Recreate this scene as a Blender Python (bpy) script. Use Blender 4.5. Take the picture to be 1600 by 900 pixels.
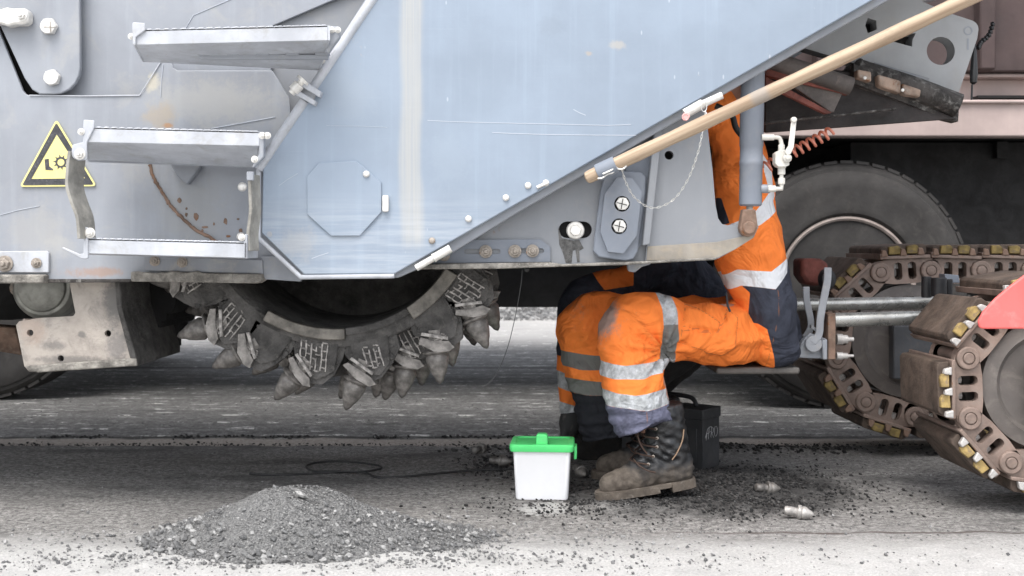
import bpy, bmesh, math, random
import numpy as np
from mathutils import Vector, Matrix, noise
from mathutils.geometry import tessellate_polygon
R = math.radians
random.seed(7); rng = np.random.default_rng(7)
sc = bpy.context.scene
for o in list(bpy.data.objects): bpy.data.objects.remove(o)

# ------------------------------------------------------------------ camera, sky, sun, exposure
F = 1792.0; HZ = 385.0; CH = 0.714          # focal length and horizon row in photo pixels, eye height in metres
cam_d = bpy.data.cameras.new('camera'); cam = bpy.data.objects.new('camera', cam_d); sc.collection.objects.link(cam)
cam.location = (0, 0, CH); cam.rotation_euler = (R(90), 0, 0)
cam_d.sensor_width = 36.0; cam_d.lens = 36.0 * F / 1600.0; cam_d.shift_y = -(450 - HZ) / 1600.0
cam_d.clip_start = 0.05; cam_d.clip_end = 500
cam_d.dof.use_dof = True; cam_d.dof.focus_distance = 3.1; cam_d.dof.aperture_fstop = 5.6
sc.camera = cam
w = bpy.data.worlds.new('World'); sc.world = w; w.use_nodes = True
nt = w.node_tree; nt.nodes.clear()
sky = nt.nodes.new('ShaderNodeTexSky'); sky.sky_type = 'NISHITA'; sky.sun_disc = False
sky.sun_elevation = R(62); sky.sun_rotation = R(200); sky.dust_density = 3.0; sky.air_density = 1.0; sky.ozone_density = 1.5
hs = nt.nodes.new('ShaderNodeHueSaturation'); hs.inputs['Saturation'].default_value = 0.32
bg = nt.nodes.new('ShaderNodeBackground'); bg.inputs['Strength'].default_value = 0.15
wo = nt.nodes.new('ShaderNodeOutputWorld')
nt.links.new(sky.outputs[0], hs.inputs['Color']); nt.links.new(hs.outputs[0], bg.inputs['Color']); nt.links.new(bg.outputs[0], wo.inputs[0])
sd = bpy.data.lights.new('sun', 'SUN'); sd.energy = 1.1; sd.angle = R(35); sd.color = (1, 0.975, 0.94)
so = bpy.data.objects.new('sun', sd); sc.collection.objects.link(so)
# sun behind the camera, to its left; direction from azimuth of the sky's own sun
az = R(200); el = R(62)
sdir = Vector((math.sin(az) * math.cos(el), math.cos(az) * math.cos(el), math.sin(el)))
so.rotation_euler = sdir.to_track_quat('Z', 'Y').to_euler(); so.location = sdir * 20
sc.view_settings.view_transform = 'Standard'; sc.view_settings.look = 'None'
sc.view_settings.gamma = 1.0; sc.view_settings.exposure = 1.23

# ------------------------------------------------------------------ helpers
def P(px, py, Y): return Vector(((px - 800) * Y / F, Y, CH - (py - HZ) * Y / F))
ORG = {}
def wloc(o): return ORG.get(o.name, Vector((0, 0, 0))) if o else Vector((0, 0, 0))
class MB:
    def __init__(s): s.v = []; s.f = []; s.m = []
    def add(s, vs, fs, mi=0):
        b = len(s.v); s.v += [tuple(v) for v in vs]; s.f += [tuple(b + i for i in f) for f in fs]; s.m += [mi] * len(fs); return s
    def pr3(s, poly, o, U, V, N, d0, d1, holes=(), mi=0):
        o = Vector(o); U = Vector(U); V = Vector(V); N = Vector(N)
        loops = [list(poly)] + [list(h) for h in holes]
        flat = [p for l in loops for p in l]; n = len(flat)
        vs = [o + U * p[0] + V * p[1] + N * d0 for p in flat] + [o + U * p[0] + V * p[1] + N * d1 for p in flat]
        fs = []
        if holes:
            for t in tessellate_polygon([[Vector((p[0], p[1], 0)) for p in l] for l in loops]):
                fs.append(tuple(t)); fs.append(tuple(n + i for i in reversed(t)))
        else:
            fs.append(tuple(range(n))); fs.append(tuple(n + i for i in reversed(range(n))))
        b = 0
        for l in loops:
            k = len(l)
            for i in range(k):
                j = (i + 1) % k; fs.append((b + i, b + j, n + b + j, n + b + i))
            b += k
        return s.add(vs, fs, mi)
    def plate(s, px, Y, t, holes=(), mi=0):            # outline given in photo pixels, at real distance Y, thickness t (m)
        c = lambda q: [((x - 800) * Y / F, CH - (y - HZ) * Y / F) for x, y in q]
        return s.pr3(c(px), (0, Y, 0), (1, 0, 0), (0, 0, 1), (0, 1, 0), 0, t, [c(h) for h in holes], mi)
    def box(s, a, b, mi=0):
        (x0, y0, z0), (x1, y1, z1) = a, b
        vs = [(x0,y0,z0),(x1,y0,z0),(x1,y1,z0),(x0,y1,z0),(x0,y0,z1),(x1,y0,z1),(x1,y1,z1),(x0,y1,z1)]
        return s.add(vs, [(0,3,2,1),(4,5,6,7),(0,1,5,4),(1,2,6,5),(2,3,7,6),(3,0,4,7)], mi)
    def tube(s, pts, rad, n=12, mi=0, closed=False, flat=None):
        pts = [Vector(p) for p in pts]; k = len(pts)
        if not hasattr(rad, '__len__'): rad = [rad] * k
        vs = []; fs = []; up = None
        for i, p in enumerate(pts):
            if closed: d = pts[(i + 1) % k] - pts[i - 1]
            else: d = pts[min(i + 1, k - 1)] - pts[max(i - 1, 0)]
            d.normalize()
            if up is None:
                up = Vector((0, 0, 1)) if abs(d.z) < 0.9 else Vector((0, 1, 0))
            a = (up - d * up.dot(d)).normalized(); b = d.cross(a); up = a
            for j in range(n):
                t = 2 * math.pi * j / n
                vs.append(p + (a * math.cos(t) + b * math.sin(t)) * rad[i])
        for i in range(k if closed else k - 1):
            i2 = (i + 1) % k
            for j in range(n):
                fs.append((i * n + j, i * n + (j + 1) % n, i2 * n + (j + 1) % n, i2 * n + j))
        if not closed:
            fs.append(tuple(reversed(range(n)))); fs.append(tuple((k - 1) * n + j for j in range(n)))
        return s.add(vs, fs, mi)
    def lathe(s, o, D, prof, n=24, mi=0, caps=True):               # prof = [(radius, distance along D)]
        o = Vector(o); D = Vector(D).normalized()
        a = D.orthogonal().normalized(); b = D.cross(a); vs = []; fs = []; k = len(prof)
        for r, d in prof:
            for j in range(n):
                t = 2 * math.pi * (j + .5) / n; vs.append(o + D * d + (a * math.cos(t) + b * math.sin(t)) * max(r, 1e-4))
        for i in range(k - 1):
            for j in range(n): fs.append((i * n + j, i * n + (j + 1) % n, (i + 1) * n + (j + 1) % n, (i + 1) * n + j))
        if not caps: return s.add(vs, fs, mi)
        fs.append(tuple(reversed(range(n)))); fs.append(tuple((k - 1) * n + j for j in range(n)))
        return s.add(vs, fs, mi)
    def mesh(s, name, mats, org=(0, 0, 0), ang=38):
        me = bpy.data.meshes.new(name); o = Vector(org)
        me.from_pydata([tuple(Vector(v) - o) for v in s.v], [], s.f)
        for m in (mats if isinstance(mats, (list, tuple)) else [mats]): me.materials.append(m)
        me.polygons.foreach_set('material_index', s.m)
        bm = bmesh.new(); bm.from_mesh(me); bmesh.ops.recalc_face_normals(bm, faces=bm.faces); bm.to_mesh(me); bm.free()
        me.polygons.foreach_set('use_smooth', [True] * len(me.polygons)); me.set_sharp_from_angle(angle=R(ang)); me.update()
        return me
    def build(s, name, mats, parent=None, org=None, bevel=0, seg=2, ang=38):
        org = wloc(parent) if org is None else Vector(org)
        o = bpy.data.objects.new(name, s.mesh(name, mats, org, ang)); sc.collection.objects.link(o)
        return place(o, parent, org, bevel, seg)
def place(o, parent, org, bevel=0, seg=2):
    org = Vector(org); o.parent = parent; o.location = org - wloc(parent); ORG[o.name] = org
    if bevel:
        m = o.modifiers.new('bevel', 'BEVEL'); m.width = bevel; m.segments = seg; m.limit_method = 'ANGLE'; m.angle_limit = R(35)
    return o
def tag(o, label=None, cat=None, group=None, kind=None):
    if label: o['label'] = label
    if cat: o['category'] = cat
    if group: o['group'] = group
    if kind: o['kind'] = kind
    return o
def empty(name, loc, parent=None):
    o = bpy.data.objects.new(name, None); sc.collection.objects.link(o); o.empty_display_size = .1
    o.parent = parent; o.location = Vector(loc) - wloc(parent); ORG[o.name] = Vector(loc); return o
def inst(proto_mesh, name, parent, loc, rot=None, scale=1.0, bevel=0):
    o = bpy.data.objects.new(name, proto_mesh); sc.collection.objects.link(o); place(o, parent, loc, bevel)
    if rot is not None: o.rotation_euler = rot if not isinstance(rot, Matrix) else rot.to_euler()
    o.scale = (scale,) * 3 if not hasattr(scale, '__len__') else scale
    return o
def circ(cx, cy, r, n=24, a0=0, ry=None):
    ry = r if ry is None else ry
    return [(cx + r * math.cos(a0 + 2 * math.pi * i / n), cy + ry * math.sin(a0 + 2 * math.pi * i / n)) for i in range(n)]
def slot(x0, x1, y, r, n=8):
    return [(x1 + r * math.sin(math.pi * i / n), y - r * math.cos(math.pi * i / n)) for i in range(n + 1)] + \
           [(x0 - r * math.sin(math.pi * i / n), y + r * math.cos(math.pi * i / n)) for i in range(n + 1)]
def rrect(x0, y0, x1, y1, r, n=5):
    out = []
    for cx, cy, a in ((x1 - r, y1 - r, 0), (x0 + r, y1 - r, 90), (x0 + r, y0 + r, 180), (x1 - r, y0 + r, 270)):
        out += [(cx + r * math.cos(R(a + 90 * i / n)), cy + r * math.sin(R(a + 90 * i / n))) for i in range(n + 1)]
    return out
def bez(pts, n=8):                                     # Catmull-Rom through points
    pts = [Vector(p) for p in pts]; q = [pts[0] * 2 - pts[1]] + pts + [pts[-1] * 2 - pts[-2]]; out = []
    for i in range(1, len(q) - 2):
        for k in range(n):
            t = k / n; a, b, c, d = q[i - 1], q[i], q[i + 1], q[i + 2]
            out.append(.5 * ((2 * b) + (c - a) * t + (2 * a - 5 * b + 4 * c - d) * t * t + (3 * b - a - 3 * c + d) * t ** 3))
    out.append(pts[-1]); return out

# ------------------------------------------------------------------ materials
class NT:
    def __init__(s, name):
        s.m = bpy.data.materials.new(name); s.m.use_nodes = True; s.t = s.m.node_tree; s.n = s.t.nodes; s.l = s.t.links
        s.b = s.n['Principled BSDF']; s.tc = s.n.new('ShaderNodeTexCoord')
    def lk(s, a, b): s.l.new(a, b)
    def map(s, sc_=(1, 1, 1), loc=(0, 0, 0)):
        m = s.n.new('ShaderNodeMapping'); m.inputs['Scale'].default_value = sc_; m.inputs['Location'].default_value = loc
        s.lk(s.tc.outputs['Object'], m.inputs[0]); return m.outputs[0]
    def noise(s, scale, detail=6, rough=.6, vec=None, dist=0):
        t = s.n.new('ShaderNodeTexNoise'); t.inputs['Scale'].default_value = scale; t.inputs['Detail'].default_value = detail
        t.inputs['Roughness'].default_value = rough; t.inputs['Distortion'].default_value = dist
        s.lk(vec if vec is not None else s.tc.outputs['Object'], t.inputs['Vector']); return t.outputs[0]
    def voro(s, scale, vec=None, feat='F1'):
        t = s.n.new('ShaderNodeTexVoronoi'); t.inputs['Scale'].default_value = scale; t.feature = feat
        s.lk(vec if vec is not None else s.tc.outputs['Object'], t.inputs['Vector']); return t
    def ramp(s, x, a, b, va=0., vb=1.):
        t = s.n.new('ShaderNodeMapRange'); t.interpolation_type = 'SMOOTHSTEP'
        for i, q in zip(('From Min', 'From Max', 'To Min', 'To Max'), (a, b, va, vb)): t.inputs[i].default_value = q
        s.lk(x, t.inputs['Value']); return t.outputs[0]
    def math(s, op, a, b=None):
        t = s.n.new('ShaderNodeMath'); t.operation = op; t.use_clamp = False
        for i, q in enumerate((a, b)):
            if q is None: continue
            if isinstance(q, (int, float)): t.inputs[i].default_value = q
            else: s.lk(q, t.inputs[i])
        return t.outputs[0]
    def mix(s, fac, a, b, blend='MIX'):
        t = s.n.new('ShaderNodeMix'); t.data_type = 'RGBA'; t.blend_type = blend
        if isinstance(fac, (int, float)): t.inputs[0].default_value = fac
        else: s.lk(fac, t.inputs[0])
        for i, q in ((6, a), (7, b)):
            if isinstance(q, tuple): t.inputs[i].default_value = (*q, 1)
            else: s.lk(q, t.inputs[i])
        return t.outputs[2]
    def sep(s):
        t = s.n.new('ShaderNodeSeparateXYZ'); s.lk(s.tc.outputs['Object'], t.inputs[0]); return t.outputs
    def attr(s, name):
        t = s.n.new('ShaderNodeAttribute'); t.attribute_name = name; return t.outputs['Fac']
    def bump(s, h, strength=.3, dist=.01, prev=None):
        t = s.n.new('ShaderNodeBump'); t.inputs['Strength'].default_value = strength; t.inputs['Distance'].default_value = dist
        s.lk(h, t.inputs['Height'])
        if prev is not None: s.lk(prev, t.inputs['Normal'])
        return t.outputs[0]
    def fin(s, col, rough=.5, metal=0., nrm=None, spec=.5):
        if isinstance(col, tuple): s.b.inputs['Base Color'].default_value = (*col, 1)
        else: s.lk(col, s.b.inputs['Base Color'])
        if isinstance(rough, (int, float)): s.b.inputs['Roughness'].default_value = rough
        else: s.lk(rough, s.b.inputs['Roughness'])
        s.b.inputs['Metallic'].default_value = metal; s.b.inputs['Specular IOR Level'].default_value = spec
        if nrm is not None: s.lk(nrm, s.b.inputs['Normal'])
        return s.m
def sc3(c, k): return tuple(min(1, x * k) for x in c)
def patch(k, col, patches):
    x, y, z = k.sep(); nz = k.noise(16, 8, .75); nf = k.noise(60, 6, .75)
    for px, py, rx, ry, Yq, c, st in patches:
        dx = k.math('DIVIDE', k.math('SUBTRACT', x, (px - 800) * Yq / F), rx * Yq / F); dz = k.math('DIVIDE', k.math('SUBTRACT', z, CH - (py - HZ) * Yq / F), ry * Yq / F)
        r = k.math('SQRT', k.math('ADD', k.math('MULTIPLY', dx, dx), k.math('MULTIPLY', dz, dz)))
        r = k.math('ADD', r, k.math('ADD', k.math('MULTIPLY', k.math('SUBTRACT', nz, .5), 2.2), k.math('MULTIPLY', k.math('SUBTRACT', nf, .5), 1.2)))
        col = k.mix(k.ramp(r, .35, 1.1, st, 0.), col, c)
    return col
def grimy(name, c, rough=.5, metal=0., var=.25, vs=6., dust=.25, dustc=(.42, .38, .33), streak=.15, rust=0., bump=.15, bs=60., bd=.004, spec=.4, speck=0., patches=()):
    k = NT(name)
    a = k.noise(vs, 8, .62); col = k.mix(k.ramp(a, .3, .7), sc3(c, 1 - var), sc3(c, 1 + var))
    st = k.noise(1, 6, .6, k.map((22, 22, 1.6))); col = k.mix(k.math('MULTIPLY', k.ramp(st, .48, .72), streak), col, sc3(c, 1.5))
    d = k.noise(vs * 2.3, 9, .72, dist=.6); dm = k.ramp(d, .5, .68); col = k.mix(k.math('MULTIPLY', dm, dust), col, dustc)
    if patches: col = patch(k, col, patches)
    if rust:
        r1 = k.noise(vs * 1.1, 9, .72, k.map(loc=(3.1, 7.7, 1.2))); rm = k.ramp(r1, .70 - .25 * rust, .74 - .2 * rust)
        rc = k.mix(k.noise(80, 5), (.10, .035, .012), (.36, .15, .055)); col = k.mix(k.math('MULTIPLY', rm, min(1, .4 + rust)), col, rc)
    if speck:
        v = k.noise(260, 3, .7); col = k.mix(k.math('MULTIPLY', k.ramp(v, .62, .68), speck), col, sc3(c, 2.2))
    b = k.bump(k.noise(bs, 8, .7), bump, bd)
    rr = k.ramp(d, .3, .8, max(.05, rough - .12), min(1, rough + .2))
    return k.fin(col, rr, metal, b, spec)

PANEL = (.252, .302, .368)
def panel_mat():
    k = NT('painted_panel'); x, y, z = k.sep()
    a = k.noise(3.2, 7, .6); col = k.mix(k.ramp(a, .3, .7), sc3(PANEL, .9), sc3(PANEL, 1.07))
    st = k.noise(1, 5, .6, k.map((30, 30, 1.2))); col = k.mix(k.math('MULTIPLY', k.ramp(st, .5, .75), .3), col, sc3(PANEL, 1.35))
    # dried run of muddy water down the panel
    wob = k.math('MULTIPLY', k.math('SUBTRACT', k.noise(4, 3), .5), .035)
    xx = k.math('ADD', x, wob); X0 = (643 - 800) * 2.9 / F
    m1 = k.ramp(k.math('ABSOLUTE', k.math('SUBTRACT', xx, X0)), .016, .036, 1., 0.); m2 = k.ramp(z, CH - 15 * 2.9 / F, CH + 20 * 2.9 / F)
    grain = k.ramp(k.noise(1, 5, .7, k.map((160, 10, 2.))), .2, .8, .35, 1.)
    col = k.mix(k.math('MULTIPLY', k.math('MULTIPLY', m1, m2), k.math('MULTIPLY', grain, .8)), col, (.44, .42, .375))
    # road dust near the bottom corner, brushed sideways
    lo = k.ramp(z, CH + .02, CH + .16, 1., 0.); hb = k.ramp(k.noise(1, 6, .7, k.map((4, 4, 70))), .35, .7)
    col = k.mix(k.math('MULTIPLY', k.math('MULTIPLY', lo, hb), .3), col, (.56, .58, .6))
    hb2 = k.ramp(k.noise(1, 6, .75, k.map((2.5, 2, 110))), .6, .75); col = k.mix(k.math('MULTIPLY', hb2, .12), col, (.5, .53, .58))
    col = patch(k, col, [(965, 70, 14, 8, 2.9, (.42, .38, .32), .55), (920, 84, 7, 5, 2.9, (.40, .33, .25), .6), (864, 40, 22, 20, 2.9, (.2, .235, .28), .3), (540, 150, 60, 50, 2.9, (.3, .34, .39), .3), (1100, 60, 60, 30, 2.9, (.23, .28, .34), .3), (460, 380, 40, 30, 2.9, (.4, .39, .38), .4), (700, 250, 40, 60, 2.9, (.29, .34, .4), .3)])
    ch = k.ramp(k.noise(55, 4, .8), .70, .72); col = k.mix(k.math('MULTIPLY', ch, .5), col, (.33, .27, .22))
    sp = k.ramp(k.noise(14, 9, .8), .66, .7); col = k.mix(k.math('MULTIPLY', sp, .35), col, (.42, .36, .3))
    s3 = k.voro(23, k.map((1, 1, .35)), 'F1').outputs['Distance']; col = k.mix(k.ramp(s3, .03, .06, .35, 0.), col, (.66, .68, .72))
    rr = k.ramp(k.noise(9, 6), .3, .7, .46, .62)
    return k.fin(col, rr, 0, k.bump(k.noise(7, 4), .12, .01, k.bump(k.noise(160, 5), .06, .002)), .45)
M = {}
M['panel'] = panel_mat()
GP = (.275, .290, .318)
SP = [(330, 160, 120, 45, 3., (.37, .365, .35), .6), (250, 185, 30, 28, 3., (.38, .30, .2), .5), (262, 196, 10, 5, 3., (.4, .2, .08), .7), (235, 128, 14, 22, 3., (.55, .5, .38), .6), (150, 425, 50, 10, 3., (.36, .22, .15), .6),
      (300, 330, 70, 60, 3., (.30, .30, .29), .5), (60, 360, 60, 40, 3., (.37, .36, .34), .4), (430, 412, 30, 10, 3., (.4, .26, .16), .7), (95, 385, 30, 20, 3., (.4, .39, .37), .4)]
M['paint'] = grimy('grey_paint', GP, .5, var=.1, vs=4, dust=.35, dustc=(.38, .37, .35), streak=.25, bump=.1, patches=SP)
M['paint_dirty'] = grimy('dusty_grey_paint', sc3(GP, .92), .55, var=.14, vs=5, dust=.5, dustc=(.42, .39, .35), streak=.2, rust=.22, bump=.12)
M['paint_pale'] = grimy('pale_grey_paint', (.43, .445, .475), .5, var=.15, vs=9, dust=.5, dustc=(.33, .32, .3), streak=.25, rust=.12, bump=.15)
M['beam'] = grimy('beam_grey_paint', (.235, .245, .262), .42, var=.08, vs=3, dust=.25, dustc=(.38, .35, .31), streak=.12, rust=.08, bump=.08)
M['beam2'] = grimy('plate_grey_paint', (.19, .21, .245), .38, var=.06, vs=4, dust=.12, streak=.08, bump=.05)
M['galv'] = grimy('zinc_bolt', (.72, .7, .66), .4, .35, var=.12, vs=60, dust=.3, streak=0, bump=.1)
M['oldbolt'] = grimy('dusty_bolt', (.33, .29, .25), .6, .3, var=.25, vs=70, dust=.5, streak=0, rust=.3, bump=.25)
M['zinc'] = grimy('greased_steel_tube', (.36, .36, .34), .3, .7, var=.35, vs=9, dust=.35, streak=.5, bump=.15)
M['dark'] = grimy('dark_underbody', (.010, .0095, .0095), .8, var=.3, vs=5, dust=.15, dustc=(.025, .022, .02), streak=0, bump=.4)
M['black'] = grimy('black_plastic', (.018, .018, .02), .5, var=.2, vs=12, dust=.2, dustc=(.07, .065, .06), streak=0, bump=.1)
M['drum'] = grimy('asphalt_caked_steel', (.10, .095, .09), .85, .1, var=.5, vs=14, dust=.6, dustc=(.19, .18, .165), streak=0, bump=1., bs=75, bd=.012, speck=.3)
M['pickm'] = grimy('worn_pick_steel', (.22, .205, .19), .45, .4, var=.5, vs=30, dust=.5, dustc=(.14, .13, .12), streak=0, rust=.12, bump=.6, bs=90, bd=.004)
M['bead'] = grimy('weld_bead_steel', (.34, .32, .3), .45, .4, var=.5, vs=60, dust=.65, dustc=(.09, .08, .075), streak=0, bump=.6, bs=200, bd=.002)
M['ring'] = grimy('worn_ring_steel', (.15, .138, .12), .5, .35, var=.45, vs=22, dust=.5, dustc=(.1, .095, .09), streak=0, bump=.5)
M['mudmetal'] = grimy('cement_splashed_plate', (.38, .34, .30), .75, 0, var=.25, vs=7, dust=.6, dustc=(.2, .185, .17), streak=0, rust=.15, bump=.6, bs=50, bd=.008, patches=[(178, 475, 22, 50, 3.06, (.13, .125, .12), .85), (185, 540, 22, 34, 3.06, (.17, .16, .155), .7), (85, 540, 26, 9, 3.06, (.17, .16, .15), .7), (128, 522, 8, 6, 3.06, (.17, .16, .15), .8), (50, 515, 26, 30, 3.06, (.45, .33, .26), .4), (110, 562, 60, 8, 3.06, (.12, .115, .11), .6)])
M['mud'] = grimy('dried_mud', (.3, .28, .25), .95, 0, var=.5, vs=26, dust=.5, dustc=(.12, .11, .1), streak=0, bump=1., bs=80, bd=.012)
M['rust'] = grimy('rusty_steel', (.2, .13, .095), .8, .1, var=.4, vs=18, dust=.5, dustc=(.3, .24, .19), streak=0, rust=.5, bump=.5)
M['redrust'] = grimy('red_brown_grime', (.17, .055, .042), .8, 0, var=.5, vs=12, dust=.4, dustc=(.06, .05, .045), streak=0, bump=.5)
M['tar'] = grimy('tarred_steel', (.06, .054, .05), .6, .1, var=.6, vs=16, dust=.75, dustc=(.3, .29, .27), streak=0, rust=.2, bump=.9, bs=45, bd=.012)
M['rubber'] = grimy('tyre_rubber', (.045, .042, .04), .8, var=.3, vs=5, dust=.5, dustc=(.095, .088, .082), streak=0, bump=.3, bs=50)
M['pad'] = grimy('track_pad_rubber', (.085, .062, .048), .8, var=.45, vs=14, dust=.4, dustc=(.15, .12, .1), streak=.5, rust=.2, bump=.6, bs=60, bd=.006)
M['link'] = grimy('track_link_steel', (.235, .175, .145), .65, .2, var=.3, vs=12, dust=.45, dustc=(.28, .24, .21), streak=0, rust=.3, bump=.35)
M['yellow'] = grimy('yellow_urethane', (.33, .235, .09), .85, var=.5, vs=22, dust=1., dustc=(.22, .165, .12), streak=0, bump=.5)
M['worn'] = grimy('bright_worn_steel', (.48, .46, .44), .5, .3, var=.3, vs=40, dust=.4, streak=0, bump=.4)
M['wheelgrey'] = grimy('idler_grey', (.13, .115, .105), .6, .1, var=.2, vs=8, dust=.4, dustc=(.27, .24, .21), streak=0, rust=.2, bump=.2)
M['red'] = grimy('faded_red_paint', (.72, .13, .12), .55, var=.12, vs=6, dust=.35, dustc=(.75, .3, .28), streak=.1, bump=.1)
M['pink'] = grimy('dusty_truck_frame', (.42, .335, .31), .75, var=.14, vs=3, dust=.3, dustc=(.4, .33, .3), streak=.08, bump=.1)
M['maroon'] = grimy('dark_maroon_truck', (.06, .04, .038), .7, var=.3, vs=3, dust=.3, dustc=(.11, .085, .08), streak=.2, bump=.1)
M['barrier'] = grimy('parapet_concrete', (.45, .38, .34), .85, var=.06, vs=.7, dust=.2, dustc=(.4, .35, .32), streak=.06, bump=.1)
M['conc'] = grimy('stained_concrete', (.5, .46, .42), .9, var=.25, vs=.9, dust=.45, dustc=(.2, .17, .16), streak=0, bump=.3)
M['wood'] = None
def wood():
    k = NT('worn_wood'); gv = k.map((1.2, 40, 40))
    col = k.mix(k.ramp(k.noise(2, 7, .6, gv), .3, .7), (.30, .215, .145), (.50, .39, .28))
    col = k.mix(k.math('MULTIPLY', k.ramp(k.noise(6, 8, .7), .55, .72), .5), col, (.25, .19, .13))
    col = k.mix(k.ramp(k.math('ABSOLUTE', k.math('SUBTRACT', k.sep()[0], -.065)), .012, .03, .75, 0.), col, (.3, .27, .24))
    return k.fin(col, .6, 0, k.bump(k.noise(3, 6, .6, gv), .25, .003), .3)
M['wood'] = wood()
M['bucket'] = grimy('white_plastic', (.92, .92, .93), .45, var=.02, vs=6, dust=.12, dustc=(.7, .69, .67), streak=0, bump=.03)
M['lid'] = grimy('green_plastic', (.1, .68, .2), .4, var=.08, vs=9, dust=.3, dustc=(.2, .42, .22), streak=0, bump=.03)
M['sticker_y'] = grimy('yellow_film', (.78, .70, .28), .4, var=.05, vs=12, dust=.2, dustc=(.72, .66, .4), streak=0, bump=.02)
M['sticker_k'] = grimy('black_film', (.05, .05, .055), .45, var=.3, vs=60, dust=.5, dustc=(.2, .2, .21), streak=0, bump=.05)
M['scratch'] = NT('bare_scratch').fin((.47, .50, .55), .6)
M['chalk'] = NT('chalk_line').fin((.4, .4, .4), .95)
M['cable'] = NT('black_cable').fin((.015, .015, .015), .5)
M['chain'] = NT('chain_zinc').fin((.62, .61, .58), .35, .7)
M['coil'] = NT('red_hose').fin((.58, .2, .13), .35, spec=.6)
M['pinkcap'] = NT('pink_plastic').fin((.75, .38, .36), .5)
M['boot'] = grimy('boot_leather', (.03, .031, .034), .38, var=.4, vs=12, dust=.3, dustc=(.16, .13, .1), streak=0, bump=.5, bs=26, bd=.008, spec=.6)
M['sole'] = grimy('muddy_sole', (.10, .082, .066), .9, var=.35, vs=22, dust=.5, dustc=(.26, .23, .2), streak=0, bump=.6)
M['toe'] = grimy('dusty_toe_leather', (.13, .105, .085), .7, var=.35, vs=18, dust=.5, dustc=(.2, .17, .14), streak=0, bump=.5, bs=40)
M['lace'] = NT('brown_lace').fin((.06, .035, .025), .8)
M['pickpale'] = grimy('pale_pick_steel', (.38, .36, .34), .5, .3, var=.35, vs=50, dust=.5, dustc=(.2, .19, .18), streak=0, bump=.4)
M['skin'] = NT('skin').fin((.5, .28, .2), .5)
M['hair'] = NT('hair').fin((.05, .03, .02), .8)
M['glove'] = grimy('work_glove', (.03, .03, .03), .8, streak=0, dust=.2)
M['box'] = grimy('black_battery_case', (.045, .046, .049), .45, var=.2, vs=10, dust=.3, dustc=(.08, .075, .07), streak=0, bump=.08)
M['oil'] = grimy('oily_grit', (.1, .098, .095), .55, var=.5, vs=60, dust=.4, dustc=(.04, .04, .04), streak=0, bump=.8, bs=150)

def cloth(name, orange=(1., .25, .05), navy=(.03, .033, .045)):
    k = NT(name)
    st = lambda at, n=.004: k.ramp(k.math('ADD', k.attr(at), k.math('MULTIPLY', k.math('SUBTRACT', k.noise(90, 3), .5), .0015)), -.0006, .0006)
    col = k.mix(k.ramp(k.noise(9, 7, .65), .3, .75), orange, sc3(orange, .86))
    col = k.mix(k.math('MULTIPLY', k.ramp(k.noise(24, 8, .75), .6, .75), .35), col, (.45, .17, .08))
    nv = k.mix(k.ramp(k.noise(18, 7, .65), .3, .7), navy, sc3(navy, 1.7)); nv = k.mix(k.ramp(k.attr('rdark'), .9, .98), nv, (.022, .023, .028)); col = k.mix(st('navy'), col, nv)  # high rdark blackens the far leg's hem: its shade put into the colour
    seam = k.ramp(k.math('ABSOLUTE', k.attr('seam')), .001, .0022, .55, 0.); col = k.mix(seam, col, (.3, .12, .05))
    col = k.mix(k.math('MULTIPLY', k.ramp(k.math('ADD', k.attr('dirt'), k.math('MULTIPLY', k.math('SUBTRACT', k.noise(45, 8, .8), .5), 1.5)), .2, .8), .85), col, (.27, .25, .235))
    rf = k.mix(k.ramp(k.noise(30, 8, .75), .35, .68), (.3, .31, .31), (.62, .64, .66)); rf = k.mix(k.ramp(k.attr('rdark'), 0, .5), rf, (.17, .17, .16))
    rf = k.mix(k.ramp(k.attr('rclean'), 0, .5), rf, (.74, .75, .77))
    col = k.mix(st('refl'), col, rf)
    weave = k.noise(700, 2); folds = k.noise(1, 3, .5, k.map((9, 6, 8)), 1.2)
    b = k.bump(folds, .7, .06, k.bump(k.noise(30, 3, .5, dist=1.2), .22, .008, k.bump(weave, .12, .0012)))
    return k.fin(col, .82, 0, b, .2)
M['cloth'] = cloth('hi_vis_cloth'); M['cloth_navy'] = cloth('work_cloth', navy=(.085, .088, .125))

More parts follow.
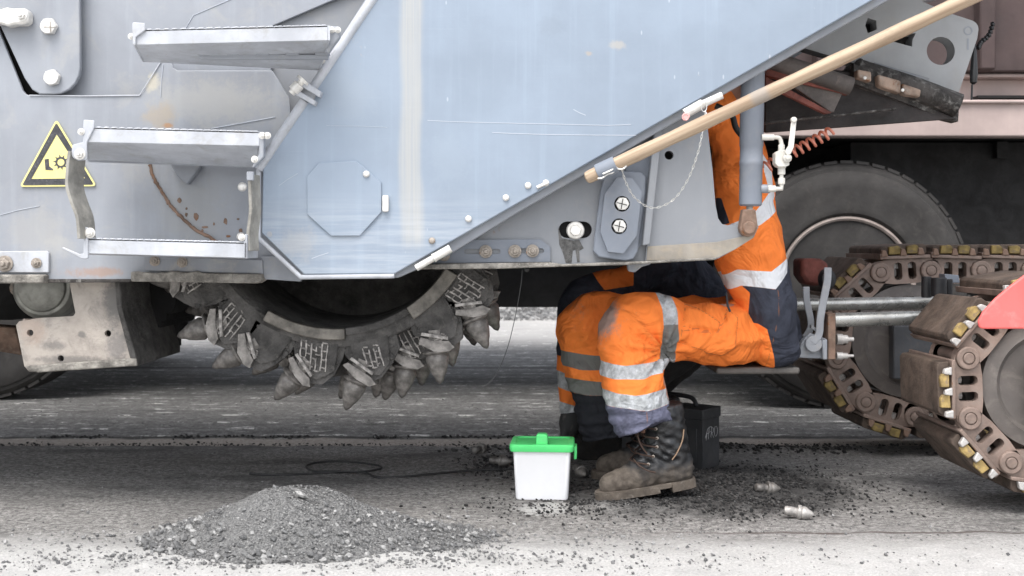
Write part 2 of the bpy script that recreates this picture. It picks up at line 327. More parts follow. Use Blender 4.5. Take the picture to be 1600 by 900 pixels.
# ------------------------------------------------------------------ ground
def yg(py): return F * CH / (py - HZ)                  # distance of the ground at photo row py
def ground_mat():
    k = NT('road_surface'); x, y, z = k.sep()
    wv = k.math('MULTIPLY', k.math('SUBTRACT', k.noise(2.2, 6, .7, k.map((.6, 1, 1))), .5), .22)
    wf = k.math('MULTIPLY', k.math('SUBTRACT', k.noise(9, 6, .7, k.map((.35, 1, 1))), .5), .06)
    yy = k.math('ADD', y, k.math('ADD', wv, wf)); ys = k.math('ADD', y, k.math('MULTIPLY', wf, .35))
    # pale worn concrete, near side
    n1 = k.noise(150, 8, .8); n0 = k.noise(6, 8, .7)
    near = k.mix(k.ramp(n1, .3, .7), (.33, .325, .315), (.60, .59, .57)); near = k.mix(k.math('MULTIPLY', k.ramp(n0, .5, .72), .45), near, (.2, .195, .19))
    # oily dark asphalt strip with dust smears
    dk = k.mix(k.ramp(k.noise(60, 9, .92), .40, .62), (.08, .077, .074), (.44, .425, .405))
    dk = k.mix(k.math('MULTIPLY', k.ramp(k.noise(3.0, 9, .75, k.map((.4, 1, 1))), .42, .72), .65), dk, (.17, .163, .155))
    dk = k.mix(k.math('MULTIPLY', k.ramp(k.noise(1, 8, .7, k.map((1.0, 26, 1))), .55, .75), .4), dk, (.2, .18, .165))
    dk = k.mix(k.ramp(k.noise(330, 2, .8), .70, .76, 0., .7), dk, (.33, .32, .31))
    # milled surface: grooves along the cut
    ml = k.mix(k.ramp(k.noise(120, 8, .8), .3, .7), (.17, .168, .163), (.42, .41, .40))
    ml = k.mix(k.math('MULTIPLY', k.ramp(k.noise(1, 6, .7, k.map((22, 16, 1))), .4, .65), .55), ml, (.07, .068, .065))
    g1 = k.noise(1, 7, .75, k.map((.9, 17, 1))); ml = k.mix(k.math('MULTIPLY', k.ramp(g1, .5, .68), .5), ml, (.42, .41, .40))
    g1 = k.noise(1, 6, .7, k.map((.8, 9, 1), (5, 3, 0))); ml = k.mix(k.math('MULTIPLY', k.ramp(g1, .5, .62), .35), ml, (.075, .073, .07))
    g2 = k.math('ADD', k.noise(1, 3, .6, k.map((4.2, 19, 1))), k.math('MULTIPLY', k.math('SUBTRACT', k.noise(1, 3, .6, k.map((22, 60, 1))), .5), .22)); ml = k.mix(k.ramp(g2, .615, .635, 0., .92), ml, (.74, .73, .7))
    g3 = k.noise(1, 4, .65, k.map((6.5, 34, 1), (2, 9, 0))); ml = k.mix(k.ramp(g3, .66, .675, 0., .85), ml, (.66, .65, .62))
    ml = k.mix(k.ramp(k.noise(34, 9, .92), .42, .6, .75, 0.), ml, (.09, .088, .084)); ml = k.mix(k.ramp(k.noise(41, 8, .9, k.map(loc=(9, 2, 0))), .55, .63, 0., .6), ml, (.52, .51, .49))
    far = k.mix(k.ramp(y, 7.2, 9.5), ml, (.36, .352, .34)); far = k.mix(k.ramp(k.noise(1, 5, .7, k.map((.7, 9, 1))), .5, .65, 0., .5), far, (.55, .53, .5))
    ml = k.mix(k.ramp(y, 7, 9), ml, far)
    fr = k.math('FRACT', k.math('MULTIPLY', k.math('ADD', y, k.math('MULTIPLY', k.noise(1, 2, .5, k.map((.5, 2, 1))), .12)), 5.6)); tri = k.math('ABSOLUTE', k.math('SUBTRACT', fr, .5))
    dash = k.math('MULTIPLY', k.ramp(tri, .05, .11, 1., 0.), k.ramp(k.noise(1, 6, .8, k.map((6.5, 5.6, 1))), .55, .59)); ml = k.mix(k.math('MULTIPLY', dash, .9), ml, (.85, .84, .80))
    dsh2 = k.math('MULTIPLY', k.ramp(k.math('ABSOLUTE', k.math('SUBTRACT', fr, .15)), .05, .14, 1., 0.), k.ramp(k.noise(1, 6, .8, k.map((5, 5.6, 1), (7, 1, 0))), .5, .6)); ml = k.mix(k.math('MULTIPLY', dsh2, .45), ml, (.06, .058, .055))
    strip = k.mix(k.ramp(k.noise(60, 7, .8), .3, .7), (.26, .235, .21), (.5, .45, .40))
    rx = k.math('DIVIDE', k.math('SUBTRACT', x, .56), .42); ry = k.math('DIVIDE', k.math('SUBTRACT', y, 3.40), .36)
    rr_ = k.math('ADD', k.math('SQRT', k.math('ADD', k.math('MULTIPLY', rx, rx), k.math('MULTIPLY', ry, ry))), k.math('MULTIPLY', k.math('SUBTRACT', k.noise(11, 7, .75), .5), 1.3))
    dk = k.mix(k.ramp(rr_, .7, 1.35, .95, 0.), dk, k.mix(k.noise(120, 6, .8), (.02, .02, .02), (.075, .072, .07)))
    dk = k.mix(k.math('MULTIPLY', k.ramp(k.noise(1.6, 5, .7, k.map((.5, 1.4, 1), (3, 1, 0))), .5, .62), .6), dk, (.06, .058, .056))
    bx_ = k.math('DIVIDE', k.math('SUBTRACT', x, .085), .085); by_ = k.math('DIVIDE', k.math('SUBTRACT', y, 3.11), .075)
    rb_ = k.math('ADD', k.math('SQRT', k.math('ADD', k.math('MULTIPLY', bx_, bx_), k.math('MULTIPLY', by_, by_))), k.math('MULTIPLY', k.math('SUBTRACT', k.noise(40, 6, .75), .5), 2.4))
    dk = k.mix(k.ramp(rb_, .6, 1.0, .9, 0.), dk, (.42, .415, .40))
    dk = k.mix(k.math('MULTIPLY', k.ramp(k.noise(38, 6, .8), .5, .62), .4), dk, (.045, .044, .043)); dk = k.mix(k.math('MULTIPLY', k.ramp(k.noise(26, 7, .85, k.map(loc=(4, 4, 0))), .56, .66), .5), dk, (.33, .32, .305))
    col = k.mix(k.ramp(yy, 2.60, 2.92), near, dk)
    col = k.mix(k.ramp(ys, 4.095, 4.115), col, strip)
    col = k.mix(k.ramp(ys, 4.235, 4.275), col, ml)
    # dark edge lines
    l1 = k.ramp(k.math('ABSOLUTE', k.math('SUBTRACT', ys, 4.29)), .012, .03, .8, 0.); col = k.mix(l1, col, (.05, .048, .045))
    l2 = k.math('MULTIPLY', k.ramp(k.math('ABSOLUTE', k.math('SUBTRACT', ys, 2.86)), .002, .012, .8, 0.), k.ramp(x, .1, .8)); col = k.mix(l2, col, (.07, .05, .045))
    l3 = k.math('MULTIPLY', k.ramp(k.math('ABSOLUTE', k.math('SUBTRACT', ys, 6.75)), .02, .06, .75, 0.), 1.); col = k.mix(l3, col, (.06, .058, .055))
    col = k.mix(k.ramp(k.math('ADD', y, k.math('MULTIPLY', wv, 5.)), 11.6, 12.0), col, k.mix(k.ramp(k.noise(14, 8, .85), .35, .7), (.05, .047, .044), (.2, .19, .18)))
    gm = k.math('MULTIPLY', k.noise(1, 6, .7, k.map((2.5, 55, 1))), k.ramp(y, 4.1, 4.4))
    b = k.bump(gm, .5, .02, k.bump(k.noise(70, 9, .85), .6, .009, k.bump(k.noise(12, 6, .7), .3, .02)))
    return k.fin(col, k.ramp(n0, .3, .7, .72, .95), 0, b, .25)
M['ground'] = ground_mat()
def hmound(x, y):
    g = lambda cx, cy, sx, sy, h: h * math.exp(-((x - cx) / sx) ** 2 - ((y - cy) / sy) ** 2)
    return g(.58, 3.42, .26, .17, .028) + g(.52, 4.0, .42, .05, .03) + g(.40, 3.14, .32, .07, .014)
def pile_h(x, y):
    cx, cy = P(462, 0, 2.84)[0], 2.84
    def cone(cx, cy, rx, ry, h, p=1.25):
        d = math.sqrt(((x - cx) / rx) ** 2 + ((y - cy) / ry) ** 2 + .006) - .02; return h * max(0, 1 - d) ** p if d < 1 else 0
    bp = lambda x0, y0, s_, h: h * math.exp(-((x - x0) / s_) ** 2 - ((y - y0) / s_) ** 2)
    b_ = cone(cx, cy, .36, .26, .14, 1.2)
    m = max(b_, cone(cx + .16, cy - .02, .34, .17, .042, 1.1), cone(cx - .14, cy - .03, .24, .17, .06, 1.1))
    return m * (1 + .22 * noise.noise(Vector((x * 8, y * 8, 3)))) + (bp(cx - .1, cy - .06, .05, .012) + bp(cx + .08, cy - .05, .06, .010)) * (m > .004)
def build_ground():
    def axis(lo, hi, dlo, dhi, d, grow=1.35):
        a = list(np.arange(dlo, dhi + 1e-6, d)); s = d
        while a[-1] < hi: s *= grow; a.append(min(hi, a[-1] + s))
        s = d; 
        while a[0] > lo: s *= grow; a.insert(0, max(lo, a[0] - s))
        return a
    xs = axis(-150, 150, -2.0, 2.2, .02); ys = axis(-40, 260, 2.3, 4.6, .02)
    vs = []; 
    for y in ys:
        for x in xs:
            z = 0.
            if -2.1 < x < 2.3 and 2.2 < y < 4.7:
                z = hmound(x, y) + .0045 * noise.fractal(Vector((x * 9, y * 9, 0)), .8, 2., 4)
                hm = hmound(x, y)
                if hm > .002: z += hm * .6 * noise.fractal(Vector((x * 28, y * 28, 4)), .7, 2., 3)
            vs.append((x, y, z))
    nx = len(xs); fs = [(j * nx + i, j * nx + i + 1, (j + 1) * nx + i + 1, (j + 1) * nx + i) for j in range(len(ys) - 1) for i in range(nx - 1)]
    b = MB(); b.add(vs, fs); o = b.build('ground', M['ground']); return tag(o, kind='structure')
build_ground()

t_ = (1 + 5 ** .5) / 2
ICO_V = np.array([(-1,t_,0),(1,t_,0),(-1,-t_,0),(1,-t_,0),(0,-1,t_),(0,1,t_),(0,-1,-t_),(0,1,-t_),(t_,0,-1),(t_,0,1),(-t_,0,-1),(-t_,0,1)]) / 1.9
ICO_F = np.array([(0,11,5),(0,5,1),(0,1,7),(0,7,10),(0,10,11),(1,5,9),(5,11,4),(11,10,2),(10,7,6),(7,1,8),(3,9,4),(3,4,2),(3,2,6),(3,6,8),(3,8,9),(4,9,5),(2,4,11),(6,2,10),(8,6,7),(9,8,1)])
def rocks(pts, sizes, nm):
    n = len(pts); pts = np.array(pts); sizes = np.array(sizes)
    V = np.repeat(ICO_V[None], n, 0) * rng.uniform(.55, 1.15, (n, 12, 1))
    V = V * np.stack([rng.uniform(.7, 1.4, n), rng.uniform(.6, 1.1, n), rng.uniform(.4, .85, n)], 1)[:, None]
    q = rng.uniform(0, 6.28, (n, 3)); q[:, 1:] *= .12
    c, s = np.cos(q), np.sin(q)
    X = V[..., 0] * c[:, :1] - V[..., 1] * s[:, :1]; Yv = V[..., 0] * s[:, :1] + V[..., 1] * c[:, :1]; Z = V[..., 2]
    X2 = X * c[:, 1:2] + Z * s[:, 1:2]; Z2 = -X * s[:, 1:2] + Z * c[:, 1:2]
    V = np.stack([X2, Yv, Z2], -1) * sizes[:, None, None] + pts[:, None]
    Fc = ICO_F[None] + 12 * np.arange(n)[:, None, None]
    return V.reshape(-1, 3), Fc.reshape(-1, 3), np.repeat(rng.integers(0, nm, n), 20)
def rockmat(name, c):
    k = NT(name); col = k.mix(k.ramp(k.noise(120, 7, .75), .3, .7), sc3(c, .65), sc3(c, 1.3))
    return k.fin(col, .95, 0, k.bump(k.noise(260, 5), .6, .003), .15)
RK = [rockmat('grey_stone', (.19, .19, .188)), rockmat('dark_stone', (.12, .12, .12)), rockmat('pale_stone', (.32, .316, .308)), rockmat('mid_stone', (.17, .168, .166))]
DK = [rockmat('black_crumb', (.025, .025, .025)), rockmat('dark_crumb', (.045, .043, .042)), rockmat('grey_crumb', (.08, .077, .074))]
def merge_obj(name, mats, parts, org=(0, 0, 0), smooth=False):
    vs = np.concatenate([p[0] for p in parts]) - np.array(org); off = 0; fs = []; ms = []
    for v, f, m in parts: fs += (np.array(f) + off).tolist(); ms.append(m); off += len(v)
    me = bpy.data.meshes.new(name); me.from_pydata(vs.tolist(), [], fs)
    for m in mats: me.materials.append(m)
    me.polygons.foreach_set('material_index', np.concatenate(ms).astype(np.int32)); me.update()
    o = bpy.data.objects.new(name, me); sc.collection.objects.link(o); o.location = org; ORG[o.name] = Vector(org); return o

def build_pile():
    k = NT('crushed_gravel'); 
    v = k.voro(150).outputs['Color']; col = k.mix(k.ramp(k.noise(190, 6, .8), .35, .7), (.10, .10, .10), (.27, .267, .26))
    m = k.fin(col, .95, 0, k.bump(k.voro(130).outputs['Distance'], .9, .008, k.bump(k.noise(300, 5), .6, .003)), .15)
    x0, x1, y0, y1 = -1.25, .25, 2.5, 3.15; d = .006
    xs = np.arange(x0, x1, d); ys = np.arange(y0, y1, d); vs = []; idx = {}; fs = []
    for j, y in enumerate(ys):
        for i, x in enumerate(xs):
            h = pile_h(x, y)
            if h > 0:
                e = noise.fractal(Vector((x * 30, y * 30, 1)), .8, 2., 4) * .005 + noise.noise(Vector((x * 7, y * 7, 5))) * .008
                idx[(i, j)] = len(vs); vs.append((x, y, h + e * min(1, h / .02) - .0015))
    for (i, j) in idx:
        q = [(i, j), (i + 1, j), (i + 1, j + 1), (i, j + 1)]
        if all(a in idx for a in q): fs.append([idx[a] for a in q])
    vs = np.array(vs)
    tri = [[f[0], f[1], f[2]] for f in fs] + [[f[0], f[2], f[3]] for f in fs]
    base = (vs, np.array(tri), np.full(len(tri), 4))
    pts = []; sz = []
    cx = P(462, 0, 2.84)[0]
    while len(pts) < 7000:
        x = random.uniform(x0, x1); y = random.uniform(y0, 2.98); h = pile_h(x, y)
        if h <= .0003: continue
        low = 1 - min(1, h / .10)
        s = random.choice((.0013, .0018, .0026)) if random.random() < .68 + .25 * (1 - low) else .002 + .0095 * (random.random() ** 2.6) * (.35 + low)
        if x > cx + .25: s *= .75
        pts.append((x, y, h + s * .15)); sz.append(s)
    for (px, py, s) in ((466, 832, .019), (417, 824, .0085), (331, 828, .008), (292, 836, .010), (560, 838, .011), (620, 845, .009), (236, 847, .009), (645, 868, .008), (540, 820, .007), (505, 834, .008), (380, 838, .009), (350, 845, .009), (600, 860, .010), (430, 862, .009)):
        x = (px - 800) * 2.74 / F; y = yg(py + 12) ; pts.append((x, y, pile_h(x, y) + s * .4)); sz.append(s)
    o = merge_obj('gravel_pile', RK + [m], [base, rocks(pts, sz, 4)], (cx, 2.84, 0))
    tag(o, 'low grey heap of crushed gravel on the road under the cutting drum', 'gravel pile')
build_pile()
def scatter():
    pts = []; sz = []
    def put(n, fx, fy, s0, s1, p=3, keep=None):
        for _ in range(n):
            x = fx(); y = fy()
            if keep and not keep(x, y): continue
            s = s0 + (s1 - s0) * random.random() ** p; pts.append((x, y, hmound(x, y) + s * .25)); sz.append(s)
    U = random.uniform; Gs = random.gauss
    put(2600, lambda: U(-1.35, 1.5), lambda: U(2.42, 2.9), .0009, .0045, 4)
    put(1500, lambda: Gs(-.5, .5), lambda: 2.66 + abs(Gs(0, .12)) - .12, .0012, .008, 3)
    put(3500, lambda: U(-2, 2.2), lambda: U(2.8, 4.1), .0008, .0045, 5)
    put(260, lambda: U(.0, .5), lambda: U(2.5, 3.0), .0015, .006, 3)
    put(1800, lambda: Gs(-.5, .42), lambda: Gs(2.74, .13), .0015, .0075, 3)
    put(500, lambda: U(-.35, .05), lambda: Gs(2.78, .06), .0012, .006, 3)
    put(1500, lambda: U(-2.4, 2.3), lambda: U(4.2, 5.4), .0015, .007, 4)
    for (px, py, s) in ((748, 867, .007), (690, 862, .004), (605, 880, .005), (545, 884, .0075), (365, 889, .008), (320, 881, .006), (1060, 803, .004), (730, 800, .006), (655, 787, .006), (596, 788, .005), (640, 785, .004), (920, 850, .005), (1010, 812, .004), (1330, 770, .005)):
        y = yg(py); pts.append(((px - 800) * y / F, y, s * .3)); sz.append(s)
    o = merge_obj('loose_stones', RK, [rocks(pts, sz, 4)]); tag(o, kind='stuff')
    pts.clear(); sz.clear()
    put(14000, lambda: Gs(.58, .19), lambda: Gs(3.40, .15), .0012, .008, 4)
    put(2200, lambda: Gs(.42, .24), lambda: Gs(3.13, .07), .0016, .007, 3)
    put(1500, lambda: Gs(.55, .3), lambda: Gs(4.02, .035), .003, .012, 2)
    put(1200, lambda: U(-2.3, 2.1), lambda: 4.1 + abs(Gs(0, .03)), .002, .008, 3)
    put(900, lambda: U(-2.3, .6), lambda: 4.29 + Gs(0, .018), .002, .010, 2, lambda x, y: noise.noise(Vector((x * 4, 0, 9))) > -.05)
    put(1200, lambda: U(-.2, 1.2), lambda: U(3.0, 3.9), .0012, .006, 4)
    put(700, lambda: Gs(-.06, .05), lambda: Gs(3.75, .1), .002, .009, 3)
    o = merge_obj('asphalt_crumbs', DK, [rocks(pts, sz, 3)]); tag(o, kind='stuff')
    pts.clear(); sz.clear()
    put(3500, lambda: U(-1.5, 3.), lambda: U(11.0, 13.3), .008, .045, 2)
    o = merge_obj('verge_gravel', RK, [rocks(pts, sz, 4)]); tag(o, kind='stuff')
scatter()
# concrete parapet along the far side of the road
def barrier():
    Y = 13.5; z = lambda py: CH - (py - HZ) * Y / F
    r = empty('concrete_parapet', (0, Y, 0)); tag(r, 'long low pinkish concrete parapet running along the far edge of the road', 'parapet')
    b = MB(); b.box((-14, Y + .06, z(447)), (20, Y + .5, 1.1)); b.box((-14, Y + .03, z(446)), (20, Y + .2, z(443))); b.build('wall', M['barrier'], r, bevel=.01)
    b = MB(); b.box((-14, Y, -.05), (20, Y + .5, z(448))); b.build('plinth', M['conc'], r, bevel=.015)
barrier()

# ------------------------------------------------------------------ lorry standing beyond
def wheel(parent, cx, cz, Y, Rr=.545, name='wheel', hub=True):
    # parts measured with the near sidewall at Y
    t = MB(); W_ = .34; D = (0, 1, 0); o = (cx, Y, cz)
    prof = [(.30, .02), (.315, .0), (.335, -.004), (.36, .0), (.43, -.012), (.47, -.012), (.497, -.002), (.5, .006), (.515, .008), (.535, .03), (Rr, .055), (Rr, W_ - .055), (.52, W_ - .01), (.43, W_ + .01), (.3, W_)]
    t.lathe(o, D, prof, 96)
    for i in range(48):                                # tread blocks round the shoulder
        a = 2 * math.pi * i / 48; c, s = math.cos(a), math.sin(a)
        t.pr3([(-.029, Rr - .012), (.027, Rr - .012), (.027, Rr + .0015), (-.029, Rr + .0015)], o, (-s, 0, c), (c, 0, s), (0, 1, 0), .022, .14)
    ty = t.build(name, M['rubber'], parent, org=o, ang=30)
    b = MB(); b.lathe(o, D, [(.302, .08), (.302, .012), (.292, .006), (.283, .012), (.28, .05), (.262, .06), (.258, .08), (.268, .07)], 64, caps=False)
    b.build('rim', grimy('rim_paint', (.36, .3, .27), .6, dust=.4, rust=.2) if 'rimp' not in M else M['rimp'], ty, bevel=0)
    b = MB(); b.lathe(o, D, [(.262, .07), (.25, .19), (.14, .25), (.02, .25)], 48, caps=False); b.lathe(o, D, [(.29, .26), (.02, .26)], 32); b.build('wheel_disc', M['dark'], ty)
    if hub:
        b = MB(); b.lathe(o, D, [(.02, .12), (.085, .13), (.1, .15), (.1, .21), (.16, .215), (.16, .25)], 32)
        for i in range(10):
            a = 2 * math.pi * i / 10; b.lathe((cx + .132 * math.cos(a), Y, cz + .132 * math.sin(a)), D, [(.014, .17), (.014, .22)], 6)
        b.build('hub', M['maroon'], ty, bevel=.003)
def lorry():
    Y = 4.95; r = empty('lorry', (1., 6, 0)); tag(r, 'big dusty lorry behind the milling machine, with pinkish chassis rail and large black tyres', 'lorry')
    z = lambda py, Yq=Y: CH - (py - HZ) * Yq / F
    b = MB(); b.box((-5, Y, z(213)), (4.2, Y + .1, z(159))); b.box((-5, Y - .02, z(162)), (4.2, Y + .12, z(156.5))); b.build('chassis_rail', M['pink'], r, bevel=.006)
    b = MB(); b.box((-5, Y + .12, z(158)), (4.2, Y + .2, z(118))); b.box((-5, Y + .05, z(118)), (4.2, Y + .22, z(112))); b.build('upper_rail', M['pink'], r, bevel=.006)
    b = MB(); b.box((-5, Y + .02, z(111)), (4.2, Y + 2.4, 2.1))
    for i in range(14): b.box((-5 + i * .7, Y - .05, z(111)), (-5 + i * .7 + .07, Y + .02, 2.1))
    b.build('tipper_body', M['maroon'], r, bevel=.008)
    b = MB(); b.box((-5, Y + .22, z(213) + .01), (4.2, Y + 2.3, z(111) - .01)); b.box((-5, Y + .6, .42), (4.2, Y + 1.8, z(213)))
    b.box((1.55, Y + .3, .62), (3.9, Y + .8, z(213)))
    b.box((2.2, Y + .25, z(240)), (2.25, Y + .3, z(213)))
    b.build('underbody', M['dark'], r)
    for xa in (1.48, -2.49): b = MB(); b.tube([(xa, Y + .45, .54), (xa, Y + 2.2, .54)], .09, 20); b.build('axle', M['dark'], r)
    b = MB(); b.box((2.02, Y + .02, z(152)), (2.25, Y + .08, z(148)), 0); b.build('slot_bracket', M['dark'], r)
    for (px, py) in ((1325, 444), (-42, 437)):
        Yw = 5.02 if px > 0 else 5.3
        c = P(px, py, Yw); wheel(r, c.x, .545, Yw); wheel(r, c.x, .545, Yw + 1.75, hub=False)
lorry()

# ------------------------------------------------------------------ the milling machine
MC = empty('milling_machine', (0, 3.5, 0))
tag(MC, 'large grey road milling machine with toothed cutting drum and crawler tracks', 'milling machine')
# shared bolt meshes, axis towards -Y
def proto():
    D = (0, -1, 0); p = {}
    b = MB(); b.lathe((0, 0, 0), D, [(.017, 0), (.017, .003), (.0165, .0035)], 24); b.lathe((0, 0, 0), D, [(.0125, .003), (.0125, .011), (.011, .0125)], 6); b.lathe((0, 0, 0), D, [(.006, .012), (.006, .016), (.0045, .018)], 12); p['nut'] = b
    b = MB(); b.lathe((0, 0, 0), D, [(.0195, 0), (.0195, .010), (.0185, .0125), (.016, .014)], 6); b.lathe((0, 0, 0), D, [(.0175, .012), (.0165, .0145), (.003, .015)], 24); p['hex'] = b
    b = MB(); b.lathe((0, 0, 0), D, [(.009, 0), (.009, .003), (.0075, .006), (.004, .0078), (.001, .008)], 20); p['dome'] = b
    return p
BP = proto(); BMESH = {}
def bolt(kind, px, py, Y, parent=None, mat='galv', s=1., rot=0, name='bolt', off=None):
    key = (kind, mat)
    if key not in BMESH: BMESH[key] = BP[kind].mesh(kind + '_bolt', M[mat])
    o = inst(BMESH[key], name, parent or MC, P(px, py, Y) if off is None else off, scale=s); o.rotation_euler = (0, rot, 0); return o
def part(name, pxs, Y, t, mat, holes=(), parent=None, bevel=.002, org=None):
    b = MB(); b.plate(pxs, Y, t, holes); return b.build(name, M[mat] if isinstance(mat, str) else mat, parent or MC, bevel=0 if holes else bevel)
def shift(poly, dx, dy): return [(x + dx, y + dy) for x, y in poly]

def body():
    # hollow hull: roof slab, back wall, engine mass; all stand behind the outer skins
    b = MB()
    prof = [(-900, 424), (800, 416), (802, 200), (1245, -93), (1245, -230), (-900, -230)]
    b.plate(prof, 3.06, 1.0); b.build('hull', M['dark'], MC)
    # far side skin, same outline as the near one
    sk = [(-900, 436), (617, 436), (860, 300), (1380, -5), (1700, -200), (1700, -260), (-900, -260)]
    c = lambda q: [((x - 800) * 2.95 / F, CH - (y - HZ) * 2.95 / F) for x, y in q]
    b = MB(); b.pr3(c(sk), (0, 4.1, 0), (1, 0, 0), (0, 0, 1), (0, 1, 0), 0, .03); b.build('far_side_panel', M['paint'], MC)
    b = MB(); b.plate([(1245, -100), (1400, -190), (1720, -190), (1720, -240), (1245, -240)], 2.99, 1.1); b.build('front_hull', M['dark'], MC)
    # left skins -----------------------------------------------------------
    low = [(-500, 437), (-500, -240), (-60, -240), (-60, -100), (35, 141), (40, 147), (46, 149), (218, 149), (224, 145), (251, 96), (268, 97), (271, 106), (277, 110), (425, 110), (452, 152), (454, 176), (456, 437)]
    part('lower_side_plate', low, 3.0, .012, 'paint', bevel=.002)
    part('upper_side_plate', [(60, 300), (60, -240), (640, -240), (640, -48), (528, -3), (424, 41), (424, 300)], 3.035, .012, 'paint')
    part('recessed_plate', [(380, 300), (380, -240), (760, -240), (760, 300)], 3.052, .008, 'beam')
    part('rounded_cover_plate', [(-10, -200), (122, -200), (125, 106)] + [(125 - 40 + 40 * math.cos(R(a)), 106 + 41 * math.sin(R(a))) for a in (15, 35, 55, 75, 90)] + [(62, 147), (50, 140), (38, 122), (2, 44), (-30, -40)], 2.992, .016, 'paint', bevel=.003)
    bolt('hex', 78, 42, 2.99, s=1.15, rot=.2); bolt('hex', 83, 122, 2.99, s=1.12)
    # cross mark in the top bolt head
    b = MB(); b.plate([(68, 41.4), (88, 41.8), (88, 42.6), (68, 42.2)], 2.971, .002); b.plate([(77.3, 33), (78.3, 33), (79.3, 50), (78.3, 50)], 2.971, .002); b.build('head_mark', M['oldbolt'], MC)
    # white clamp at the left edge
    b = MB(); b.plate([(-60, 16), (0, 14), (10, 11), (20, 13), (38, 12), (44, 18), (44, 34), (36, 38), (22, 38), (12, 41), (0, 37), (-60, 37)], 2.955, .036)
    cl = b.build('clamp', M['galv'], MC, bevel=.006); bolt('nut', 34, 25, 2.955, cl, s=.85)
    # slot in the rear plate and weld seams
    b = MB(); b.tube([P(x, y, 2.998) for x, y in ((46, 149), (130, 150), (218, 149), (251, 97))], .0018, 6); b.build('plate_edge_seam', M['paint_pale'], MC)
    b = MB(); pts = [P(x, y, 2.997) for x, y in ((234, 258), (240, 278), (251, 296), (262, 315), (270, 326), (284, 340), (302, 356), (325, 370), (345, 381))]
    b.tube([p + Vector((random.uniform(-.0015, .0015), 0, random.uniform(-.002, .002))) for p in bez(pts, 6)], [.0035 + .002 * random.random() for _ in range(len(bez(pts, 6)))], 8); b.build('weld_seam', M['rust'], MC)
    part('guard_wedge', [(262, 250), (313, 250), (311, 263), (292, 289), (276, 274)], 2.97, .03, 'paint_dirty', bevel=.004)
    b = MB()
    for q in (((292, 110), (289, 124), (288, 155)),): b.tube([P(x, y, 2.999) for x, y in ((255, 100), (252, 128), (251, 152))], .0009, 5)
    b.tube([P(x, y, 3.034) for x, y in ((290, 44), (302, 24), (362, -2))], .001, 5)
    b.tube([P(x, y, 2.999) for x, y in ((0, 336), (30, 328), (62, 322))], .0008, 5)
    b.tube([P(x, y, 2.999) for x, y in ((330, 201), (380, 192), (430, 183))], .0012, 5); b.build('paint_scratch', M['scratch'], MC)
    # chipped rust flecks
    b = MB()
    for px, py, w_, h_, a in ((280, 313, 5, 5, .3), (306, 339, 6, 7, -.5), (291, 326, 2.5, 2.5, 0), (320, 355, 8, 2.4, -.6), (316, 360, 3, 3, 0), (352, 346, 4, 6, 0), (372, 342, 3, 2, 0), (356, 369, 6, 2, .1), (376, 360, 4, 5, .6), (334, 350, 2, 3, 0), (291, 335, 3, 4, .5)):
        pl = [(px + w_ * .8 * math.cos(t * .9 + a) * random.uniform(.6, 1.1), py + h_ * math.sin(t * .9 + a) * random.uniform(.6, 1.1)) for t in range(7)]; b.plate(pl, 2.9985, .002)
    b.build('rust_flecks', M['rust'], MC)
    # lower edge hardware
    part('rail_bracket', [(-60, 393), (73, 392), (76, 395), (76, 426), (-60, 426)], 2.99, .01, 'paint_pale', bevel=.002)
    bolt('nut', 8, 412, 2.988, mat='oldbolt', s=1.25); bolt('nut', 57, 411, 2.988, mat='oldbolt', s=.8)
    b = MB(); b.box(P(-200, 443, 2.97), P(88, 428, 3.05)); o = b.build('skid_rail', M['mud'], MC, bevel=.004)
    part('tool_bracket', [(225, 400), (410, 406), (411, 428), (226, 423)], 2.985, .014, 'paint_dirty', bevel=.002)
    bolt('nut', 242, 408, 2.983, mat='oldbolt', s=.8); bolt('nut', 285, 410, 2.983, mat='oldbolt', s=.8)
    jag = [(204, 437)] + [(204 + i * 8, 428 - 4 * random.random() - (1 if i < 14 else 0)) for i in range(15)] + [(325, 427), (410, 428), (412, 437), (402, 443), (300, 441), (205, 440)]
    part('scraper_rail', jag, 2.975, .06, 'mud', bevel=.003)
    part('bottom_flange', [(-200, 437), (204, 436), (204, 441), (-200, 444)], 2.996, .05, 'tar')
    part('lower_corner_plate', [(408, 400), (470, 400), (470, 440), (408, 436)], 2.992, .02, 'paint_dirty')
body()

def sign():
    Y = 2.994; b = MB()
    def rtri(A, B, C, r, n=5):
        pts = [Vector((*p, 0)) for p in (A, B, C)]; out = []
        for i in range(3):
            p, a, c = pts[i], pts[i - 1], pts[(i + 1) % 3]; d1 = (a - p).normalized(); d2 = (c - p).normalized()
            p1 = p + d1 * r; p2 = p + d2 * r
            for k in range(n + 1):
                t = k / n; q = p1 * (1 - t) ** 2 + p * 2 * t * (1 - t) + p2 * t * t; out.append((q.x, q.y))
        return out
    b.plate(rtri((88, 186), (151, 291), (30, 292), 7), Y, .003); s = b.build('warning_sign', M['sticker_y'], MC, bevel=.0005)
    b = MB(); b.plate(rtri((88, 191.5), (146.5, 288.5), (34.5, 289.5), 4), Y - .0008, .0006, [[(88.5, 210), (49, 279.5), (133, 278.5)]]); b.build('border', M['sticker_k'], s)
    b = MB(); b.plate([(69.5, 249), (76, 248), (77, 260), (83, 264), (83, 266), (71, 265.5)], Y - .0008, .0006)
    g = []
    for i in range(10):
        a = 2 * math.pi * i / 10; g += [(95 + 8.5 * math.cos(a), 253.5 + 8.5 * math.sin(a)), (95 + 12.5 * math.cos(a + .12), 253.5 + 12.5 * math.sin(a + .12)), (95 + 8.5 * math.cos(a + .3), 253.5 + 8.5 * math.sin(a + .3))]
    b.plate(g, Y - .0008, .0006, [circ(95, 253.5, 5.6, 16)]); b.build('pictogram', M['sticker_k'], s)
sign()

